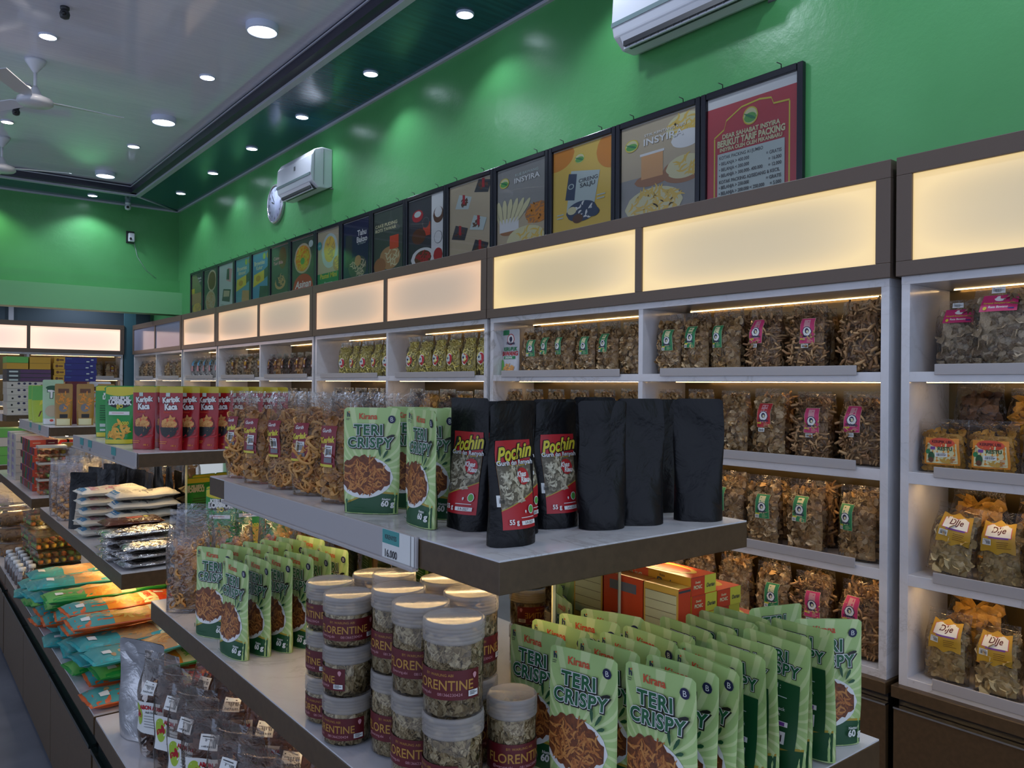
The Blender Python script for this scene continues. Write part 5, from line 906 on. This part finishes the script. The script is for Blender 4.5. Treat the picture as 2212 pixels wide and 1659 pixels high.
# third top shelf
def f_lime(a, W, H): a.rect(-W / 2, H * .6, 0, H, K['lgrn']); a.rect(-W * .1, H * .5, W / 2, H * .56, K['char']); a.poly([(-W * .2, H * .15), (W * .3, H * .2), (W * .2, H * .35), (-W * .1, H * .3)], K['brown']); a.leaf(-.02, H * .45, .05, .02, 1, K['yellow'])
def f_ti(a, W, H): a.ell(0, H * .82, W * .35, H * .05, K['dgreen']); a.text('Ti', 0, H * .68, .07, K['dgreen'], .1); a.text('Ti', 0, H * .68, .07, K['white'], .04); a.ell(0, H * .3, W * .35, H * .13, K['beige']); a.rect(-W / 2, 0, W / 2, H * .13, K['white']); a.ell(0, H * .09, .012, .008, K['orange'])
def f_tan(a, W, H): a.rect(-W / 2, 0, W / 2, H * .16, K['cream']); a.rect(-W * .3, H * .78, W * .3, H * .88, K['brown']); a.ell(0, H * .42, W * .25, H * .1, K['grey']); a.rect(-W * .2, H * .18, W * .25, H * .27, K['black']); a.scatter(0, H * .6, W * .4, H * .2, 20, .03, .004, K['amber'], 3)
for k, (pm, x, y, rz, d) in enumerate([(('lime_pouch', .13, .25, .06, PLIME, f_lime), .875, 6.62, -12, 'lime yellow chip pouch, farther of two'), (('lime_pouch', .13, .25, .06, PLIME, f_lime), .855, 6.28, -12, 'lime yellow chip pouch, nearer of two'), (('pale_green_pouch', .12, .29, .07, PPALE, f_ti), .865, 5.93, -20, 'pale green pouch with two big white letters'),
      (('tan_pouch', .10, .265, .06, PTAN, f_tan), .90, 5.76, -14, 'mustard brown pouch, left one of three'), (('tan_pouch', .10, .265, .06, PTAN, f_tan), 1.02, 5.74, -14, 'mustard brown pouch, middle one of three'), (('tan_pouch', .10, .265, .06, PTAN, f_tan), 1.14, 5.73, -14, 'mustard brown pouch, right one of three'),
      (('maroon_pouch', .13, .28, .06, PMAR, None), 1.0, 5.94, -20, 'maroon pouch behind the mustard brown ones'), (('white_yellow_pouch', .13, .28, .06, PWSN, f_tan), 1.15, 5.97, -10, 'white and yellow pouch behind the mustard brown ones'), (('lime_pouch', .13, .25, .06, PLIME, f_lime), 1.02, 6.3, -12, 'lime yellow chip pouch standing behind the pale green one')]):
    putp(pouch(pm[0], *pm[1:5], pm[5], None, seed=70 + k), pm[0], d + ' on the third top shelf', 'pouch', (x, y, 1.221), R(rz), 'pouches on the third top shelf')
# third lower shelf
def a_sm(c1, c2): return lambda a, L, h: (a.rect(-L / 2, -h / 2, 0.01, h / 2, K[c1]), a.rect(.01, -h / 2, L / 2, h / 2, K[c2]), a.lines(-L * .4, -L * .1, 0, 1, .01, K['cream'], .003), a.lines(L * .15, L * .4, 0, 1, .01, K['cream'], .003))
SMB = [carton(f'small_flavour_box#{i}', .15, .09, .042, K[c], K[c], K['lpink'], None, a_sm(*cc)) for i, (c, cc) in enumerate((('wpur', ('orange', 'purple')), ('dgreen', ('orange', 'dred')), ('maroon', ('orange', 'brown'))))]
for c, y in enumerate((5.52, 5.63, 5.74, 5.85, 5.96)):
    for k in range(7 - (c == 0)): putp(SMB[(k + c) % 3], 'flavour_box', f'small orange and dark flavour box, column {ORD[c]} from the front, {ORD[k]} from the bottom', 'carton', (.70 + .01 * (k % 2), y, .841 + k * .043), 0, 'small flavour boxes on the third lower shelf')
SQT = carton('x', .1, .1, .1, K['white'], K['white'], K['white'])
def sqtub(key, dx, dy, h, fm, lid=None):
    if key in MESH: return MESH[key]
    b = MB(); b.add([(.006, .006, .001), (dx - .006, .006, .001), (dx - .006, dy - .006, .001), (.006, dy - .006, .001), (0, 0, h * .86), (dx, 0, h * .86), (dx, dy, h * .86), (0, dy, h * .86)], [(0, 1, 5, 4), (1, 2, 6, 5), (2, 3, 7, 6), (3, 0, 4, 7), (0, 3, 2, 1)], TUBP)
    c = MB(); c.box(-.003, dx + .003, -.003, dy + .003, h * .84, h * .97, lid or TUBP); d = MB(); r = random.Random(len(key))
    nx, ny, nz = max(2, int(dx / .03)), max(2, int(dy / .03)), max(1, int(h * .8 / .026))
    for i in range(nx):
        for j in range(ny):
            for q in range(nz): d.lathe([(.004, 0), (.012, .003), (.0125, .018), (.004, .022)], fm, 7, (.014 + (dx - .028) * i / (nx - 1), .014 + (dy - .028) * j / (ny - 1), .004 + q * h * .8 / nz))
    MESH[key] = [('tub', b.mesh('tub')), ('lid', c.mesh('lid')), ('filling', d.mesh('filling'))]; return MESH[key]
for k in range(3): put(sqtub('macaron_tub', .14, .1, .095, F_CUBE, K['cart']), 'sweets_tub', f'clear tub of pastel sweets on the third lower shelf, {["bottom", "middle", "top"][k]}', 'tub', (.705, 5.30, .841 + k * .096), 0, 'clear tubs of pastel sweets')
def f_enak(a, W, H): a.rect(-W / 2, H * .7, W / 2, H, K['dyel']); a.rect(-W / 2, 0, W / 2, H * .3, K['red']); a.text('ENAK', .01, H * .5, .05, K['black'], .08, .8, 0); a.ell(0, H * .2, W * .3, H * .08, K['orange']); a.ell(-W * .1, H * .8, W * .25, H * .1, K['brown'])
for k, (x, y) in enumerate([(.93, 5.62), (1.06, 5.60), (1.19, 5.60)]): putp(pouch('noodle_pouch', .13, .28, .07, PWSN, f_enak, seed=80), 'noodle_pouch', f'yellow white and red snack pouch on the third lower shelf, {ORD[k]} from the left', 'pouch', (x, y, .841), R(-24 + 8 * k), 'yellow white and red pouches')
for k, (x, y) in enumerate([(.91, 5.28), (1.04, 5.30), (1.17, 5.30), (1.30, 5.30), (.91, 5.42), (1.04, 5.46)]): put(NUTB, 'nut_bag', f'clear nut bag at the near end of the third lower shelf, number {k + 1}', 'snack bag', (x, y, .842), R(-20 + 15 * (k % 3)), 'clear nut bags on the third lower shelf')
WB = carton('white_gift_box', .12, .2, .05, K['cart'], K['cart'], K['cart'], lambda a, L, h: a.rect(-L / 2, -h * .3, 0, h * .3, K['lilac']), lambda a, L, h: a.rect(-L * .1, -h * .3, L * .3, h * .2, K['lilac']))
for c, (x, y) in enumerate(((.69, 6.2), (.69, 6.45))):
    for k in range(6): putp(WB, 'gift_box', f'white and lilac box on the third lower shelf, {["near", "far"][c]} column, {ORD[k]} from the bottom', 'carton', (x, y, .841 + k * .051), 0, 'white and lilac boxes')
RW = carton('red_white_box', .2, .15, .085, K['cart'], K['cart'], K['cart'], None, lambda a, L, h: (a.poly([(0, -h / 2), (L / 2, -h / 2), (L / 2, h / 2), (L * .3, h / 2)], K['red']), a.ell(L * .3, 0, .02, .02, K['orange'])))
for c, x in enumerate((.80, 1.20)):
    for k in range(3): putp(RW, 'red_white_box', f'white box with a red corner on the third lower shelf, {["left", "right"][c]} column, {["bottom", "middle", "top"][k]}', 'carton', (x, 6.25, .841 + k * .086), 0, 'white boxes with a red corner')
# farthest stand: cartons
def a_cart(a, L, h):
    for q in range(4): a.ell(-L * .22 + q * .04, h * .22, .011, .009, K['navy'], 8)
    a.ell(-L * .38, -.002, .008, .008, K['black'], 8); a.ell(L * .33, -.004, .008, .008, K['black'], 8); a.lines(-L * .15, L * .15, -h * .25, 1, .01, K['grey'], .002)
WC = carton('white_cake_carton', .3, .3, .054, K['cart'], K['cart'], K['cart'], None, a_cart)
for k in range(5): putp(WC, 'white_carton', f'white carton with small navy dots on the farthest stand, {ORD[4-k]} from the top', 'carton', (.803 + .006 * (4 - k) * 0 + rnd.uniform(-.004, .004), 7.80, 1.221 + k * .055), 0, 'white cartons on the farthest stand')
DK = carton('dark_flat_carton', .32, .3, .034, K['char'], K['char'], K['cart'], None, lambda a, L, h: (a.rect(-L * .2, -h * .4, L * .5, h * .4, K['wpur']), a.rect(-L * .45, -h * .3, -L * .25, h * .1, K['pale'])))
for k in range(3): putp(DK, 'dark_flat_carton', f'flat dark and purple carton above the white cartons, {["bottom", "middle", "top"][k]}', 'carton', (.80, 7.80, 1.4965 + k * .035), 0, 'flat dark cartons')
YG = [carton(f'{n}_carton', .155, .28, .052, K[c], K[c], K[c2]) for n, c, c2 in (('green', 'lgrn', 'lgrn'), ('mustard', 'dyel', 'lime'))]
for k, (m_, x, z) in enumerate([(1, .80, 1.602), (1, .965, 1.602), (0, .80, 1.655), (1, .965, 1.655)]): putp(YG[m_], ('green', 'mustard')[m_] + '_carton', f'{("green", "mustard")[m_]} carton on top of the dark cartons, {["lower left", "lower right", "upper left", "upper right"][k]}', 'carton', (x, 7.82, z), 0, 'green and mustard cartons')
BP = carton('plain_brown_carton', .30, .28, .092, K['woodp'], K['tan'], K['woodp'])
for k in range(3): putp(BP, 'brown_carton', f'plain tan carton under the blue ones on the farthest stand, {["bottom", "middle", "top"][k]}', 'carton', (1.118, 7.80, 1.221 + k * .093), 0, 'tan cartons')
BL = carton('blue_yellow_carton', .33, .26, .052, K['dyel'], K['blue'], K['blue'], None, lambda a, L, h: (a.rect(-L / 2, -h / 2, -L * .25, h / 2, K['dyel']), a.ell(-L * .42, 0, .012, .012, K['brown'], 8), a.rect(-L * .38, -.006, -L * .28, .006, K['brown']), a.lines(-L * .22, -L * .08, h * .2, 1, .01, K['sky'], .003), a.rect(L * .25, -h * .3, L * .32, -h * .1, K['pale']), a.rect(L * .36, 0, L * .42, h * .2, K['pale'])))
for k in range(4): putp(BL, 'blue_carton', f'blue and yellow carton on the farthest stand, {ORD[3-k]} from the top', 'carton', (1.14 + .006 * (k % 2), 7.81, 1.501 + k * .053), 0, 'blue and yellow cartons')
GW = [carton(f'{n}_long_carton', .24, .25, .07, K[c], K[c], K[c]) for n, c in (('bright_green', 'lgrn'), ('cream', 'cart'))]
for c, x in enumerate((.68, .93, 1.18)):
    for k in range(4): putp(GW[(0, 0, 1, 0)[k] if c == 0 else (0, 0, 1, 1)[k]], 'bright_green_carton' if ((0, 0, 1, 0)[k] if c == 0 else (0, 0, 1, 1)[k]) == 0 else 'cream_carton', f'{"bright green" if ((0, 0, 1, 0)[k] if c == 0 else (0, 0, 1, 1)[k]) == 0 else "cream"} carton on the farthest lower shelf, {["left", "middle", "right"][c]} column, {ORD[k]} from the bottom', 'carton', (x, 7.43, .841 + k * .071), 0, 'cartons on the farthest lower shelf')
# goods on the base between second and third stand
for c, y in enumerate((4.58, 4.85)):
    for k in range(3 + c): put(sqtub('fruit_box', .2, .2, .075, F_CUBE), 'sweets_box', f'clear square box of fruit sweets on the stand base, {["near", "far"][c]} stack, {ORD[k]} from the bottom', 'tub', (.60 + .01 * (k % 2), y, .501 + k * .077), R(4), 'clear boxes of fruit sweets')
for c, (x, y) in enumerate(((.60, 5.62), (.60, 5.38), (.8, 5.42))):
    for k in range(3): put(tub_parts('round_tub', .09, .085, F_NUT, 'leaf', TUBP), 'round_tub', f'round clear tub of nuts on the third stand base, {["rear", "front left", "front right"][c]} stack, {["bottom", "middle", "top"][k]}', 'tub', (x, y, .501 + k * .087), 0, 'round clear tubs')
def bottle():
    if 'bottle' in MESH: return MESH['bottle']
    b = MB(); b.lathe([(.018, 0), (.022, .004), (.022, .06), (.014, .075), (.013, .085)], TUBP, 14); b.lathe([(.018, .003), (.018, .05)], F_BEEF, 10); c = MB(); c.lathe([(.016, .082), (.0165, .098), (.014, .1)], K['white'], 14); MESH['bottle'] = [('bottle_body', b.mesh('bottle_body')), ('cap', c.mesh('cap'))]; return MESH['bottle']
for k in range(12): put(bottle(), 'small_bottle', f'small white-capped bottle at the edge of the second stand base, {ORD[k]} by depth', 'bottle', (.53 + .06 * (k % 2) * .8, 4.48 + .05 * k, .501), 0, 'small white-capped bottles')
PBAG = filmbag('pbag', .18, .2, .09, mat('lilac_sweets', '9a86a8', .5), 'ball', .03, 50, lambda a, W, H: a.ell(0, H * .5, .02, .02, K['navy']), 171, .75, FILMM)
for k, (x, y) in enumerate([(.60, 5.95), (.60, 6.15), (.80, 6.0), (.62, 6.4), (.82, 6.25), (.62, 6.62)]): put(PBAG, 'lilac_sweet_bag', f'clear bag of lilac sweets on the third stand base, {ORD[k]} from the front', 'snack bag', (x, y, .502), R(-20), 'bags of lilac sweets')
for k in range(8): put(tub_parts('red_tub' if k % 2 else 'blue_tub', .06, .12, F_ORNG, 'leaf', K['red'] if k % 2 else K['blue']), 'lidded_jar', f'snack jar with a {"red" if k % 2 else "blue"} lid on the third stand base, {ORD[k]} from the front', 'jar', (.60, 6.80 + .14 * k, .501), 0, 'coloured lid jars')
